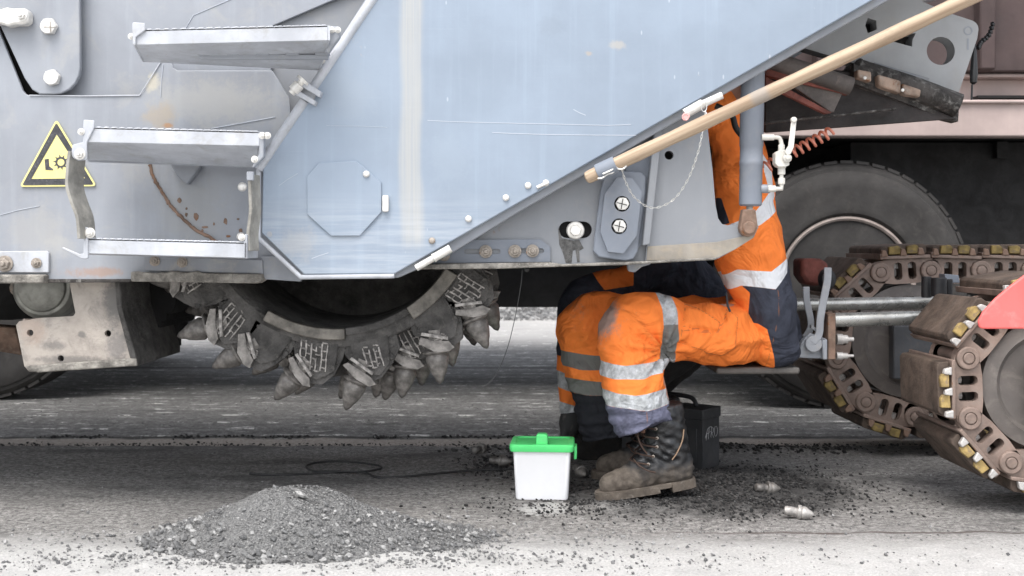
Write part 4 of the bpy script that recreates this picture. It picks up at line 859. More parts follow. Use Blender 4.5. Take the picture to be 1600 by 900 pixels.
# ------------------------------------------------------------------ crawler tracks
def crawler(cpx, cpy, Yc, rp, pitch, width, phase, L=1.1, mats=('yellow', 'worn')):
    c = P(cpx, cpy, Yc); k = rp / .216
    root = empty('crawler_track', (c.x, Yc, c.z), MC)
    # track path: idler at c, second wheel L further right; anticlockwise
    per = 2 * L + 2 * math.pi * rp; n = round(per / pitch); pt = per / n
    def at(s):
        s %= per; q = math.pi * rp
        if s < q: a = math.pi / 2 + s / rp; return Vector((rp * math.cos(a), 0, rp * math.sin(a))), a   # round the idler, top to bottom
        s -= q
        if s < L: return Vector((s, 0, -rp)), -math.pi / 2
        s -= L
        if s < q: a = -math.pi / 2 + s / rp; return Vector((L + rp * math.cos(a), 0, rp * math.sin(a))), a
        s -= q; return Vector((L - s, 0, rp)), math.pi / 2
    hp = pt / 2
    # shoe mesh: U = X along travel, V = Z outward, W = Y across
    def shoe():
        s = MB(); U, V, N = (1, 0, 0), (0, 0, 1), (0, 1, 0); a = hp * .97
        s.pr3([(-a * 1.02, .034 * k), (a * 1.04, .030 * k), (a * 1.04, .040 * k), (-a * .7, .043 * k), (-a * 1.02, .052 * k)], (0, 0, 0), U, V, N, 0, width, mi=0)
        s.pr3([(-a * .95, .0435 * k), (a * .96, .0435 * k), (a * .93, .066 * k), (a * .8, .073 * k), (-a * .8, .074 * k), (-a * .92, .067 * k)], (0, 0, 0), U, V, N, .014, width - .02, mi=1)
        for x in (-.42, .30): s.pr3([((x - .22) * a, .046 * k), ((x + .26) * a, .046 * k), ((x + .26) * a, .066 * k), ((x + .14) * a, .072 * k), ((x - .2) * a, .070 * k)], (0, 0, 0), U, V, N, .002, .03, mi=2)
        for x in (-.84, -.06, .66): s.pr3([((x - .15) * a, .041 * k), ((x + .14) * a, .041 * k), ((x + .06) * a, .060 * k), ((x - .1) * a, .063 * k)], (0, 0, 0), U, V, N, -.003, .012, mi=3)
        return s.mesh('shoe', [M['link'], M['pad'], M[mats[0]], M[mats[1]]])
    def link():
        s = MB(); U, V, N = (1, 0, 0), (0, 0, 1), (0, 1, 0); r = .032 * k
        out = [(-hp + r * math.cos(R(t)), -.004 + r * math.sin(R(t))) for t in (100, 135, 170, 200, 235, 265)] + [(-hp * .45, -.042 * k), (hp * .45, -.042 * k)] + \
              [(hp + r * math.cos(R(t)), -.004 + r * math.sin(R(t))) for t in (-85, -55, -20, 10, 45, 80)] + [(hp * .6, .034 * k), (-hp * .6, .034 * k)]
        ho = [rrect(x - .0125 * k, -.030 * k, x + .0125 * k, .022 * k, .011 * k, 5) for x in (-.021 * k, .021 * k)]
        for w0 in (.012, .17 * k): s.pr3(out, (0, 0, 0), U, V, N, w0, w0 + .026, ho)
        s.lathe((-hp, .012, -.004), (0, -1, 0), [(.030 * k, -.02), (.030 * k, .008), (.027 * k, .011), (.017 * k, .0112), (.0165 * k, .006), (.0145 * k, .0062), (.0145 * k, .012), (.012 * k, .014)], 24)
        s.tube([(-hp, .02, -.004), (-hp, .2 * k, -.004)], .02 * k, 12)
        for x in (-.021 * k, .021 * k): s.tube([(x, .045, .03 * k), (x, .045, .003 * k)], .0105 * k, 6, mi=1)
        return s.mesh('link', [M['link'], M['worn']])
    SM, LM = shoe(), link()
    SMs = [SM]
    for v in range(3):
        m2 = SM.copy(); rq = random.Random(v * 7 + 1)
        for q in m2.vertices:
            n_ = noise.noise_vector(Vector(q.co) * 22 + Vector((v * 9, 0, 0))); q.co += Vector((n_.x, 0, n_.z)) * .0042 * (1 if q.co.z > .043 * k else .25)
        SMs.append(m2)
    for i in range(n):
        p, a = at((i + phase) * pt)
        if c.x + p.x > 800 / F * Yc + .55: continue
        rot = Matrix.Rotation(math.pi / 2 - a, 4, 'Y')
        loc = Vector((c.x, Yc, c.z)) + p - (rot @ Vector((0, 0, 0)))
        inst(SMs[1 + i % 3], 'track_shoe', root, loc, rot, bevel=.0025); inst(LM, 'track_link', root, loc, rot)
    b = MB(); ri = rp - .046 * k; b.lathe(c + Vector((0, .02, 0)), (0, 1, 0), [(.02, .01), (ri * .72, .01), (ri * .80, -.004), (ri * .84, .0), (ri, .006), (ri, .045), (ri * .9, .05), (ri * .9, .13), (ri, .135), (ri, .2), (.02, .2)], 64); b.build('idler_wheel', M['wheelgrey'], root)
    b = MB(); b.box((c.x - .03, Yc + .06, c.z - .055 * k), (c.x + L, Yc + .26, c.z + .08 * k)); b.box((c.x - ri * .35, Yc - .02, c.z - .11 * k), (c.x + .12, Yc + .03, c.z + .05 * k))
    b.build('track_frame', M['frame_dark'], root, bevel=.006)
    b = MB()
    for i in range(4): b.lathe((c.x + .3 + .2 * i, Yc + .02, c.z - rp + .10), (0, 1, 0), [(.02, 0), (.06, 0), (.06, .18), (.02, .18)], 24)
    b.build('roller', M['wheelgrey'], root)
    return root
M['frame_dark'] = grimy('track_frame_paint', (.085, .088, .095), .6, var=.25, vs=6, dust=.4, dustc=(.2, .18, .16), streak=0, bump=.2)
M['yellow_d'] = grimy('muddy_urethane', (.2, .145, .05), .85, var=.5, vs=20, dust=1., dustc=(.13, .10, .075), streak=0, bump=.6)
crawler(1643, 603, 3.02, .219, .157, .33, .27)
crawler(1424, 534, 3.85, .243, .172, .40, .10, mats=('yellow_d', 'rust'))

def between():
    # telescopic tie bars
    b = MB(); b.tube([P(1238, 476, 3.62), P(1460, 473, 3.62)], .0205, 20); b.build('tie_bar', M['zinc'], MC, bevel=.002)
    b = MB(); b.tube([P(1302, 500, 3.42), P(1450, 496, 3.42)], .0215, 20); b.build('tie_bar', M['zinc'], MC, bevel=.002)
    Y = 3.36
    b = MB(); b.plate([(1294, 490), (1306, 489), (1306, 562), (1294, 562)], Y, .07); b.build('end_flange', M['rust'], MC, bevel=.003)
    b = MB(); b.plate([(1254, 533), (1266, 520), (1294, 530), (1294, 561), (1244, 559)], Y + .02, .03); b.plate([(1285, 532), (1293, 530), (1293, 562), (1286, 562)], Y - .005, .05); b.build('swivel_bracket', M['paint_dirty'], MC, bevel=.003)
    b = MB(); b.lathe(P(1270, 537, Y + .01), (0, -1, 0), [(.0245, 0), (.0245, .012), (.022, .014)], 28); b.lathe(P(1270, 537, Y - .004), (0, -1, 0), [(.003, 0), (.003, .002)], 10); b.build('swivel_disc', M['beam_l'], MC)
    b = MB()
    for y, r in ((530, .016), (556, .011)): b.lathe(P(1307, y, Y + .02), (1, 0, 0), [(r, 0), (r, .018), (r * .8, .019), (r * .8, .032), (r * .4, .033), (r * .4, .05)], 12)
    b.build('flange_bolt', M['worn'], MC)
    b = MB()
    def lever(pts, wd, Yq):
        q = bez([P(x, y, Yq) for x, y in pts], 5); vs = []; fs = []
        for i, p in enumerate(q):
            d = (q[min(i + 1, len(q) - 1)] - q[max(i - 1, 0)]).normalized(); nn = Vector((d.z, 0, -d.x)) * wd / 2
            vs += [p - nn, p + nn, p + nn + Vector((0, .007, 0)), p - nn + Vector((0, .007, 0))]
        k = len(q)
        for i in range(k - 1):
            for j in range(4): fs.append((i * 4 + j, i * 4 + (j + 1) % 4, i * 4 + 4 + (j + 1) % 4, i * 4 + 4 + j))
        fs += [(0, 1, 2, 3), (k * 4 - 4, k * 4 - 1, k * 4 - 2, k * 4 - 3)]; b.add(vs, fs)
    lever([(1294, 418), (1293, 440), (1286, 475), (1282, 500), (1280, 522), (1270, 536)], .022, Y - .005); lever([(1260, 448), (1261, 470), (1267, 500), (1266, 515), (1258, 528)], .02, Y + .10)
    b.build('lock_lever', M['beam_l'], MC, bevel=.002)
    b = MB(); b.plate([(1268, 508), (1285, 518), (1284, 523), (1268, 513)], Y + .02, .02); b.build('cross_strap', M['beam_l'], MC)
    b = MB(); b.plate([(1252, 404), (1282, 404), (1296, 412), (1292, 430), (1280, 448), (1262, 445), (1252, 430)], 3.75, .12); b.build('lamp_housing', M['redrust'], MC, bevel=.012)
    b = MB(); b.lathe(P(1287, 436, 3.70), (.6, -.8, 0), [(.03, 0), (.033, .005), (.033, .02), (.025, .03), (.006, .034)], 24); b.build('lamp_lens', M['black'], MC)
    b = MB(); b.tube([P(1447.5, 465, 3.5), P(1447.5, 432, 3.5)], .015, 16); b.tube([P(1467, 463, 3.45), P(1467, 434, 3.45)], .0225, 20); b.tube([P(1482, 462, 3.5), P(1482, 436, 3.5)], .012, 16); b.build('rubber_buffer', M['black'], MC, bevel=.002)
    b = MB(); b.plate([(1476, 428), (1498, 430), (1500, 442), (1478, 442)], 3.5, .05); b.build('buffer_bracket', M['beam2'], MC, bevel=.002)
    part('red_guard', [(1531, 512), (1529, 503), (1536, 488), (1556, 466), (1580, 446), (1604, 428), (1700, 400), (1800, 400), (1800, 514), (1536, 514)], 2.86, .012, 'red', bevel=.004)
    # cross beam the man sits on
    b = MB(); b.box(P(1120, 585, 3.32), (P(1250, 574, 3.32).x, 3.75, P(1250, 574, 3.32).z)); b.build('cross_beam', M['zinc_d'], MC, bevel=.006)
    
M['zinc_d'] = grimy('dull_beam', (.12, .11, .1), .6, .2, var=.3, vs=12, dust=.5, dustc=(.2, .19, .17), streak=0, bump=.3)
M['beam_l'] = grimy('lever_grey_paint', (.27, .28, .3), .45, var=.15, vs=12, dust=.35, streak=.1, rust=.1, bump=.1)
between()

def conveyor():
    Y = 3.32
    o = [(1240, 70), (1350, -120), (1600, -120), (1530, -20), (1440, 2), (1479, 19), (1516, 31)] + [(1516 + 13 * math.sin(R(a)), 45 - 13 * math.cos(R(a))) for a in (20, 45, 70, 95)] + [(1527, 60), (1497, 148), (1450, 134), (1452, 122), (1366, 97), (1366, 110), (1320, 94)]
    b = MB(); b.plate(o, Y, .06, [circ(1470, 79.5, 22, 32), [(1356, 28), (1369, 32), (1370, 46), (1356, 52), (1352, 40)], [(1392, 62), (1410, 52), (1431, 52), (1426, 62), (1425, 73), (1392, 64)]])
    c = b.build('conveyor_bracket', M['conv'], MC)
    part('back_web', [(1330, 0), (1440, 20), (1440, 90), (1330, 70)], Y + .07, .02, 'tar', parent=c)
    b = MB(); b.plate(circ(1513, 48, 7, 20), Y - .001, .002, [circ(1513, 48, 5, 20)]); b.plate([(1511, 60), (1514, 60), (1514, 78), (1511, 78)], Y - .001, .002); b.build('stamped_mark', M['paint'], c)
    part('weld_strip', [(1366, 97), (1452, 122), (1450, 134), (1364, 109)], Y - .01, .03, 'beam', parent=c)
    # rusty hinge roller under the plate and the belly of the conveyor behind
    b = MB(); b.tube(bez([P(1334, 106, 3.30), P(1345, 112, 3.30), P(1420, 136, 3.27), P(1498, 165, 3.25)], 6), .034, 12); b.plate([(1334, 100), (1500, 148), (1497, 190), (1480, 186), (1335, 130)], 3.26, .05); b.build('hinge_bar', M['tar'], MC, bevel=.006)
    for q in (([(1340, 108), (1362, 112), (1362, 128), (1340, 120)]), ([(1372, 116), (1408, 126), (1408, 146), (1374, 134)]), ([(1410, 130), (1440, 140), (1438, 152), (1412, 147)])): part('hinge_knuckle', q, 3.225, .04, 'rust2', bevel=.005)
    for px, py in ((1351, 122), (1410, 141)): b = MB(); b.lathe(P(px, py, 3.22), (0, -1, 0), [(.005, 0), (.0045, .004), (.001, .005)], 12); b.build('grease_nipple', M['galv'], MC)
    b = MB(); A = [P(1195, 100, 3.3), P(1332, 112, 3.3), P(1497, 186, 3.25), P(1480, 190, 3.3), P(1310, 200, 3.3), P(1195, 208, 3.3)]
    b.add([A[0], A[1], A[2], A[4], A[5]] + [v + Vector((0, .8, .13)) for v in (A[0], A[1], A[2], A[4], A[5])], [(0,1,2,3,4),(9,8,7,6,5),(0,5,6,1),(1,6,7,2),(2,7,8,3),(3,8,9,4),(4,9,5,0)])
    b.build('conveyor_trough', M['tard'], MC, bevel=.004)
    b = MB(); b.tube([P(1200, 92, 3.2), P(1330, 135, 3.2)], .026, 12); b.build('feed_pipe', M['conv2'], MC)
    b = MB(); b.plate([(1196, 103), (1330, 137), (1326, 148), (1196, 118)], 3.2, .03); b.plate([(1196, 119), (1300, 176), (1290, 178), (1196, 133)], 3.18, .02); b.build('angle_rib', M['redrust'], MC, bevel=.002)
    b = MB(); b.plate([(1220, 122), (1318, 142), (1303, 175), (1298, 175)], 3.21, .02); b.build('gusset', M['conv2'], MC, bevel=.002)
    part('trough_edge', [(1195, 190), (1400, 168), (1402, 171), (1195, 194)], 3.24, .02, 'tar')
    b = MB()
    pts = bez([P(1551, 38, 3.35), P(1545, 55, 3.35), P(1533, 66, 3.35), P(1529, 74, 3.35)], 3)
    for i, p in enumerate(pts): b.lathe(p, (1, .2 * (i % 2), .4), [(.002, -.006), (.0075, -.003), (.0075, .003), (.002, .006)], 10)
    q = b.build('ball_chain', M['gloss'], MC)
    b = MB(); b.lathe(P(1521, 132, 3.35), P(1523, 60, 3.35) - P(1521, 132, 3.35), [(.003, 0), (.010, .006), (.0115, .03), (.009, .07), (.006, .11), (.003, .12)], 16); b.tube([P(1518, 156, 3.35), P(1519, 132, 3.35)], .003, 8); b.build('chain_handle', M['gloss'], q)
M['conv'] = grimy('conveyor_grey', (.34, .345, .35), .5, var=.12, vs=4, dust=.3, dustc=(.36, .34, .31), streak=.1, rust=.08, bump=.12)
M['conv2'] = grimy('conveyor_pipe_grime', (.13, .11, .1), .6, var=.4, vs=9, dust=.4, dustc=(.25, .2, .18), streak=0, rust=.3, bump=.4)
M['rust2'] = grimy('light_rust', (.3, .22, .17), .8, .1, var=.4, vs=20, dust=.5, dustc=(.42, .38, .34), streak=0, rust=.45, bump=.5)
M['tard'] = grimy('greasy_black_steel', (.03, .025, .024), .6, .1, var=.5, vs=9, dust=.3, dustc=(.09, .07, .065), streak=0, bump=.5)
M['gloss'] = NT('black_gloss').fin((.015, .015, .016), .25)
conveyor()

def catenary_chain(pts, Lk, r, name, mat, parent):
    q = bez(pts, 24); b = MB(); acc = 0; last = q[0]; i = 0; cur = []; seg = []
    # resample at link pitch
    out = [q[0]]; d = 0
    for a, c in zip(q, q[1:]):
        l = (c - a).length
        while d + l >= Lk:
            t = (Lk - d) / l; a = a.lerp(c, t); out.append(a); l = (c - a).length; d = 0
        d += l
    for i in range(len(out) - 1):
        A, C = out[i], out[i + 1]; m = (A + C) / 2; ax = (C - A).normalized(); s = Vector((0, 1, 0)) if i % 2 else ax.cross(Vector((0, 1, 0))).normalized()
        h = Lk * .62; wd = r * 2.1; pl = []
        for k in range(10):
            t = 2 * math.pi * k / 10; pl.append(m + ax * h * math.cos(t) * (1 if abs(math.cos(t)) > .3 else .9) + s * wd * math.sin(t))
        b.tube(pl, r, 5, closed=True)
    return b.build(name, M[mat], parent)
def pin_chain():
    # hitch clip on the stick sleeve and the chain up to the latch
    catenary_chain([P(971, 262, 2.83), P(978, 285, 2.84), P(993, 310, 2.86), P(1020, 325, 2.88), P(1052, 312, 2.88), P(1075, 280, 2.87), P(1090, 240, 2.86), P(1098, 205, 2.86), P(1104, 172, 2.87)], .0098, .00095, 'safety_chain', 'chain', MC)
    b = MB(); b.tube([P(1100 + 4.5 * math.cos(a), 166 + 9 * math.sin(a), 2.868) for a in [i * .63 for i in range(10)]], .0012, 6, closed=True); b.build('chain_ring', M['chain'], MC)
    s = MB(); A, B = P(934, 270, 2.842), P(963, 256.5, 2.830); s.tube([A, B], .0215, 24); s.plate([(940, 262), (966, 245), (968, 252), (956, 262), (944, 268)], 2.862, .06); sl = s.build('stick_sleeve', M['beam2'], MC, bevel=.001)
    b = MB(); b.tube(bez([P(934, 279, 2.82), P(941, 278, 2.82), P(950, 272, 2.82), P(957, 270, 2.82), P(966, 262, 2.82)], 5), .0022, 8)
    b.tube(bez([P(942, 272, 2.815), P(958, 264, 2.815), P(963, 255, 2.815), P(972, 252, 2.815), P(979, 256, 2.815), P(975, 263, 2.815), P(966, 264, 2.815), P(962, 258, 2.815), P(968, 256, 2.815)], 5), .0024, 8); b.build('hitch_clip', M['chain'], sl)
pin_chain()
def stick():
    A, B = P(915, 279, 2.85), P(1640, -62, 2.55); d = (B - A).normalized(); L = (B - A).length; o = A
    b = MB(); b.lathe((0, 0, 0), (1, 0, 0), [(.008, .0), (.0148, .004), (.0162, .012), (.0168, .05)] + [(.0168 + .0008 * math.sin(i * 1.7), .05 + (L - .06) * (i + 1) / 24) for i in range(24)] + [(.012, L)], 28)
    me = b.mesh('wooden_pole', M['wood']); o = bpy.data.objects.new('wooden_pole', me); sc.collection.objects.link(o)
    o.location = A; o.rotation_euler = Vector((1, 0, 0)).rotation_difference(d).to_euler(); ORG[o.name] = A
    # shift so the texture's local x = 0 falls mid-length
    for v in me.vertices: v.co.x -= .53
    o.location = A + d * .53
    tag(o, 'long bare wooden pole slanting up to the right from a grey sleeve', 'wooden pole')
stick()

# ------------------------------------------------------------------ small things on the road
def bucket():
    y = yg(784); s = lambda px, py, Yq=y: P(px, py, Yq); root = empty('plastic_bucket', (P(848, 785, y + .08).x, y + .08, .0)); ang = R(-4)
    tag(root, 'small white square plastic bucket with bright green lid, standing beside the black boot', 'bucket')
    cx = 0; wt, wb = .0845, .072; h = .150; dt, db = .0725, .062
    def ring(w_, d_, z, r=.012, n=4): return [(x, yq, z) for x, yq in rrect(-w_, -d_, w_, d_, r, n)]
    rings = [ring(wb, db, .001), ring(wb + .002, db + .002, .006), ring(wt - .003, dt - .003, h - .004), ring(wt, dt, h), ring(wt - .003, dt - .003, h)]
    b = MB(); n = len(rings[0]); vs = [p for r_ in rings for p in r_]; fs = [tuple(reversed(range(n)))] + [(i * n + j, i * n + (j + 1) % n, (i + 1) * n + (j + 1) % n, (i + 1) * n + j) for i in range(len(rings) - 1) for j in range(n)] + [tuple((len(rings) - 1) * n + j for j in range(n))]
    b.add(vs, fs); bo = bpy.data.objects.new('tub', b.mesh('tub', M['bucket'])); 
    rings = [ring(wt + .004, dt + .004, h - .012, .013), ring(wt + .0065, dt + .0065, h - .004, .014), ring(wt + .006, dt + .006, h + .005, .014), ring(wt + .003, dt + .003, h + .008, .013), ring(wt - .008, dt - .008, h + .0085), ring(wt - .011, dt - .011, h + .005)]
    c = MB(); vs = [p for r_ in rings for p in r_]; fs = [tuple(reversed(range(n)))] + [(i * n + j, i * n + (j + 1) % n, (i + 1) * n + (j + 1) % n, (i + 1) * n + j) for i in range(len(rings) - 1) for j in range(n)] + [tuple((len(rings) - 1) * n + j for j in range(n))]
    c.add(vs, fs); lo = bpy.data.objects.new('lid', c.mesh('lid', M['lid']))
    g = MB(); g.pr3([(-.017, 0), (-.016, .026), (-.012, .031), (.012, .031), (.016, .026), (.017, 0)], (0, 0, 0), (1, 0, 0), (0, 0, 1), (0, 1, 0), -.055, -.02); g.v = [(v[0] - .0, v[1] - .005, v[2] + h + .004) for v in g.v]; go = bpy.data.objects.new('grip', g.mesh('grip', M['lid']))
    k = MB(); k.box((wt + .005, -.03, h - .040), (wt + .0135, .03, h - .004)); ko = bpy.data.objects.new('clasp', k.mesh('clasp', M['lid']))
    for o, p in ((bo, root), (lo, root), (go, lo), (ko, lo)):
        sc.collection.objects.link(o); o.parent = p
        if o in (go, ko): m = o.modifiers.new('b', 'BEVEL'); m.width = .003; m.segments = 2
    root.rotation_euler = (0, 0, ang)
    # pale dust patch in front of the tub
bucket()
def battery_box():
    y = yg(737); root = empty('ammo_box', (P(1098, 737, y).x, y, .004)); tag(root, 'black lidded metal box with a carrying handle, standing behind the booted leg', 'metal box')
    # corner at origin; long face runs away to the left-back, short face to the right-back
    w_, l_, h = .115, .30, .170
    def bx(x0, y0, z0, x1, y1, z1, b): b.box((x0, y0, z0), (x1, y1, z1))
    def lk(b, name, mat, par, bev=.003):
        o = bpy.data.objects.new(name, b.mesh(name, M[mat])); sc.collection.objects.link(o); o.parent = par
        m = o.modifiers.new('b', 'BEVEL'); m.width = bev; m.segments = 2; m.limit_method = 'ANGLE'; return o
    b = MB(); bx(-l_, 0, 0, 0, w_, h, b); bx(-l_ + .02, -.0025, .02, -.02, 0, h - .04, b); body_ = lk(b, 'case', 'box', root)
    b = MB(); bx(-l_ - .004, -.005, h - .012, .004, w_ + .005, h + .022, b); lid = lk(b, 'lid', 'box', root)
    q = bez([Vector((-.052, w_ / 2, h + .022)), Vector((-.062, w_ / 2, h + .043)), Vector((-.085, w_ / 2, h + .052)), Vector((-.15, w_ / 2, h + .055)), Vector((-.22, w_ / 2, h + .05)), Vector((-.245, w_ / 2, h + .022))], 5)
    b = MB(); b.tube(q, .0075, 12); lk(b, 'handle', 'black', lid, .0005)
    # chalk writing on the short face
    b = MB()
    strokes = [[(.016, .100), (.028, .118), (.035, .128), (.05, .132), (.062, .130)], [(.028, .118), (.022, .092)], [(.026, .112), (.04, .114)], [(.043, .131), (.036, .094)], [(.041, .115), (.054, .117)], [(.060, .130), (.055, .096)], [(.061, .129), (.072, .124), (.070, .113), (.059, .112)], [(.061, .111), (.075, .094)], [(.082, .128), (.096, .126), (.101, .112), (.092, .097), (.081, .101), (.079, .116), (.083, .128)]]
    for st in strokes: b.tube(bez([Vector((.0006, p[0], p[1])) for p in st], 3), .0009, 5)
    lk(b, 'chalk_writing', 'chalk', body_, .0001)
    root.rotation_euler = (0, 0, R(-37))
battery_box()
def loose_picks():
    prof = [(.008, -.044), (.011, -.042), (.011, -.010), (.018, -.009), (.0195, -.005), (.0185, -.001), (.0155, .001), (.0172, .004), (.0168, .010), (.011, .020), (.006, .028), (.0015, .032)]
    def one(px, py, ydir, label, mat, nm='cutting_pick', tilt=0., sink=0.):
        y = yg(py); b = MB(); b.lathe((0, 0, 0), (1, 0, 0), prof, 24); 
        b.lathe((-.028, 0, 0), (1, 0, 0), [(.0105, -.012), (.0118, -.010), (.0118, .008), (.0105, .01)], 20)
        me = b.mesh('pick', M[mat]); o = bpy.data.objects.new(nm, me); sc.collection.objects.link(o)
        x = (px - 800) * y / F; o.location = (x, y, .0185 + hmound(x, y) - sink); o.rotation_euler = (0, tilt, ydir); tag(o, label, 'milling pick'); return o
    g = one(1252, 812, R(-12), 'clean pale steel milling pick lying alone on the asphalt, nearest to the camera', 'pickpale', tilt=R(6))
    one(1203, 775, R(10), 'dusty milling pick half sunk in the black crumbs right of the boots', 'pickm', sink=.006, tilt=R(5))
    one(785, 729, R(-20), 'dark milling pick lying on the road just left of the white bucket', 'pickm')
    one(908, 748, R(-70), 'dark milling pick pointing at the camera between white bucket and boot', 'pickm', tilt=R(10))
    one(752, 708, R(60), 'small dark milling pick furthest left, lying behind the bucket near the black cable', 'pickm', sink=.004)
loose_picks()
def cables():
    g = lambda px, py, dz=.004: P(px, py, yg(py)) + Vector((0, 0, dz))
    b = MB(); pts = [g(390, 742), (g(430, 744)), g(500, 741), g(560, 739), g(595, 734), g(585, 728), g(540, 723), g(500, 724), g(478, 730), g(490, 738), g(530, 741, .009), g(570, 743, .009), g(590, 748), g(630, 747), g(690, 741), g(740, 737), g(800, 735)]
    b.tube(bez(pts, 8), .0032, 8); o = b.build('black_cable', M['cable'], None, org=g(560, 739)); tag(o, 'thin black cable lying in a loose loop on the dark road', 'cable')
    b = MB(); pts = [P(816, 421, 2.99), P(814, 445, 2.99), P(806, 490, 2.99), P(794, 540, 2.99), P(778, 580, 2.99), P(762, 600, 2.99), P(750, 604, 2.99)]
    b.tube(bez(pts, 8), .0011, 6); b.lathe(P(823, 421, 2.985), (0, -1, 0), [(.006, -.03), (.007, 0), (.002, .004)], 10); b.build('hanging_wire', M['cable'], MC)
    b = MB(); b.tube(bez([P(737, 500, 3.2), P(744, 511, 3.2), P(752, 517, 3.2), P(763, 521, 3.2)], 5), .0015, 6); b.build('wire_end', M['cable'], MC)
    # red spiral air hose
    A, B = P(1194, 262, 3.18), P(1299, 206, 3.18); ax = (B - A); L = ax.length; ax.normalize(); u = Vector((0, 1, 0)); v = ax.cross(u); n = 10.6; b = MB()
    pts = [A + ax * L * t / 300 + (u * math.cos(2 * math.pi * n * t / 300) + v * math.sin(2 * math.pi * n * t / 300)) * .0142 for t in range(301)]
    b.tube(pts, .0040, 8); o = b.build('spiral_hose', M['coil'], None, org=A); tag(o, 'coppery red spiral air hose strung up in front of the lorry', 'air hose')
    b = MB(); b.tube(bez([P(1118, 165, 3.15), P(1142, 178, 3.15), P(1150, 200, 3.15), P(1162, 215, 3.15)], 6), .0085, 10); b.build('hydraulic_hose', M['cable'], MC)
cables()

# ------------------------------------------------------------------ people
def sdpoly(px, py, poly):
    """signed distance (photo px), positive inside"""
    poly = np.array(poly, float); n = len(poly); d = np.full(px.shape, 1e9); ins = np.zeros(px.shape, bool)
    for i in range(n):
        ax, ay = poly[i]; bx, by = poly[(i + 1) % n]; ex, ey = bx - ax, by - ay; wx, wy = px - ax, py - ay
        t = np.clip((wx * ex + wy * ey) / (ex * ex + ey * ey + 1e-9), 0, 1); d = np.minimum(d, np.hypot(wx - ex * t, wy - ey * t))
        c = ((ay > py) != (by > py)) & (px < (bx - ax) * (py - ay) / ((by - ay) if by != ay else 1e-9) + ax); ins ^= c
    return np.where(ins, d, -d)
def blob(tubes, voxel, flat_ends=()):
    b = MB()
    for ti, tb in enumerate(tubes):
        q = bez([Vector((*P(p[0], p[1], p[2]), ) if len(p) == 4 else p[:3]) for p in tb], 5)
        rr = [Vector((p[-1], 0, 0)) for p in tb]; rr = [r.x for r in bez(rr, 5)]
        pre = []; post = []
        if ti not in flat_ends:
            d1 = (q[-1] - q[-2]).normalized(); 
            post = [(q[-1] + d1 * rr[-1] * math.sin(a), rr[-1] * math.cos(a)) for a in (.4, .8, 1.2, 1.5)]
        d0 = (q[0] - q[1]).normalized(); pre = [(q[0] + d0 * rr[0] * math.sin(a), rr[0] * math.cos(a)) for a in (1.5, 1.2, .8, .4)]
        pts = [p for p, _ in pre] + q + [p for p, _ in post]; rs = [r for _, r in pre] + rr + [r for _, r in post]
        b.tube(pts, rs, 20)
    me = b.mesh('tmp', []) if False else None
    m = bpy.data.meshes.new('tmp'); m.from_pydata(b.v, [], b.f); bm = bmesh.new(); bm.from_mesh(m); bmesh.ops.recalc_face_normals(bm, faces=bm.faces); bm.to_mesh(m); bm.free()
    o = bpy.data.objects.new('tmp', m); sc.collection.objects.link(o)
    r = o.modifiers.new('r', 'REMESH'); r.mode = 'VOXEL'; r.voxel_size = voxel; r.use_smooth_shade = True
    s = o.modifiers.new('s', 'SMOOTH'); s.factor = .5; s.iterations = 6
    dg = bpy.context.evaluated_depsgraph_get(); dg.update(); out = bpy.data.meshes.new_from_object(o.evaluated_get(dg))
    bpy.data.objects.remove(o); return out
def finish(me, name, mat, parent, attrs=None, disp=None, smooth=True):
    n = len(me.vertices); co = np.empty(n * 3); me.vertices.foreach_get('co', co); co = co.reshape(-1, 3)
    nr = np.empty(n * 3); me.vertices.foreach_get('normal', nr); nr = nr.reshape(-1, 3)
    if disp is not None:
        h = disp(co, nr); co = co + nr * h[:, None]
    if attrs:
        for k, v in attrs(co).items():
            a = me.attributes.new(k, 'FLOAT', 'POINT'); a.data.foreach_set('value', v.astype(np.float32))
    org = wloc(parent); me.vertices.foreach_set('co', (co - np.array(org)).ravel()); me.materials.clear(); me.materials.append(mat)
    me.polygons.foreach_set('use_smooth', [smooth] * len(me.polygons)); me.update()
    o = bpy.data.objects.new(name, me); me.name = name; sc.collection.objects.link(o); o.parent = parent; ORG[o.name] = Vector(org); return o
def wr(co, f, amp, seed=0, rid=1.6):
    """ridged folds"""
    out = np.empty(len(co))
    for i, c in enumerate(co):
        v = noise.noise(Vector((c[0] * f[0] + seed, c[1] * f[1], c[2] * f[2]))); out[i] = (1 - abs(v) * rid) 
    return (out - .6) * amp
def pxy(co, Y): return 800 + co[:, 0] * F / Y, HZ - (co[:, 2] - CH) * F / Y
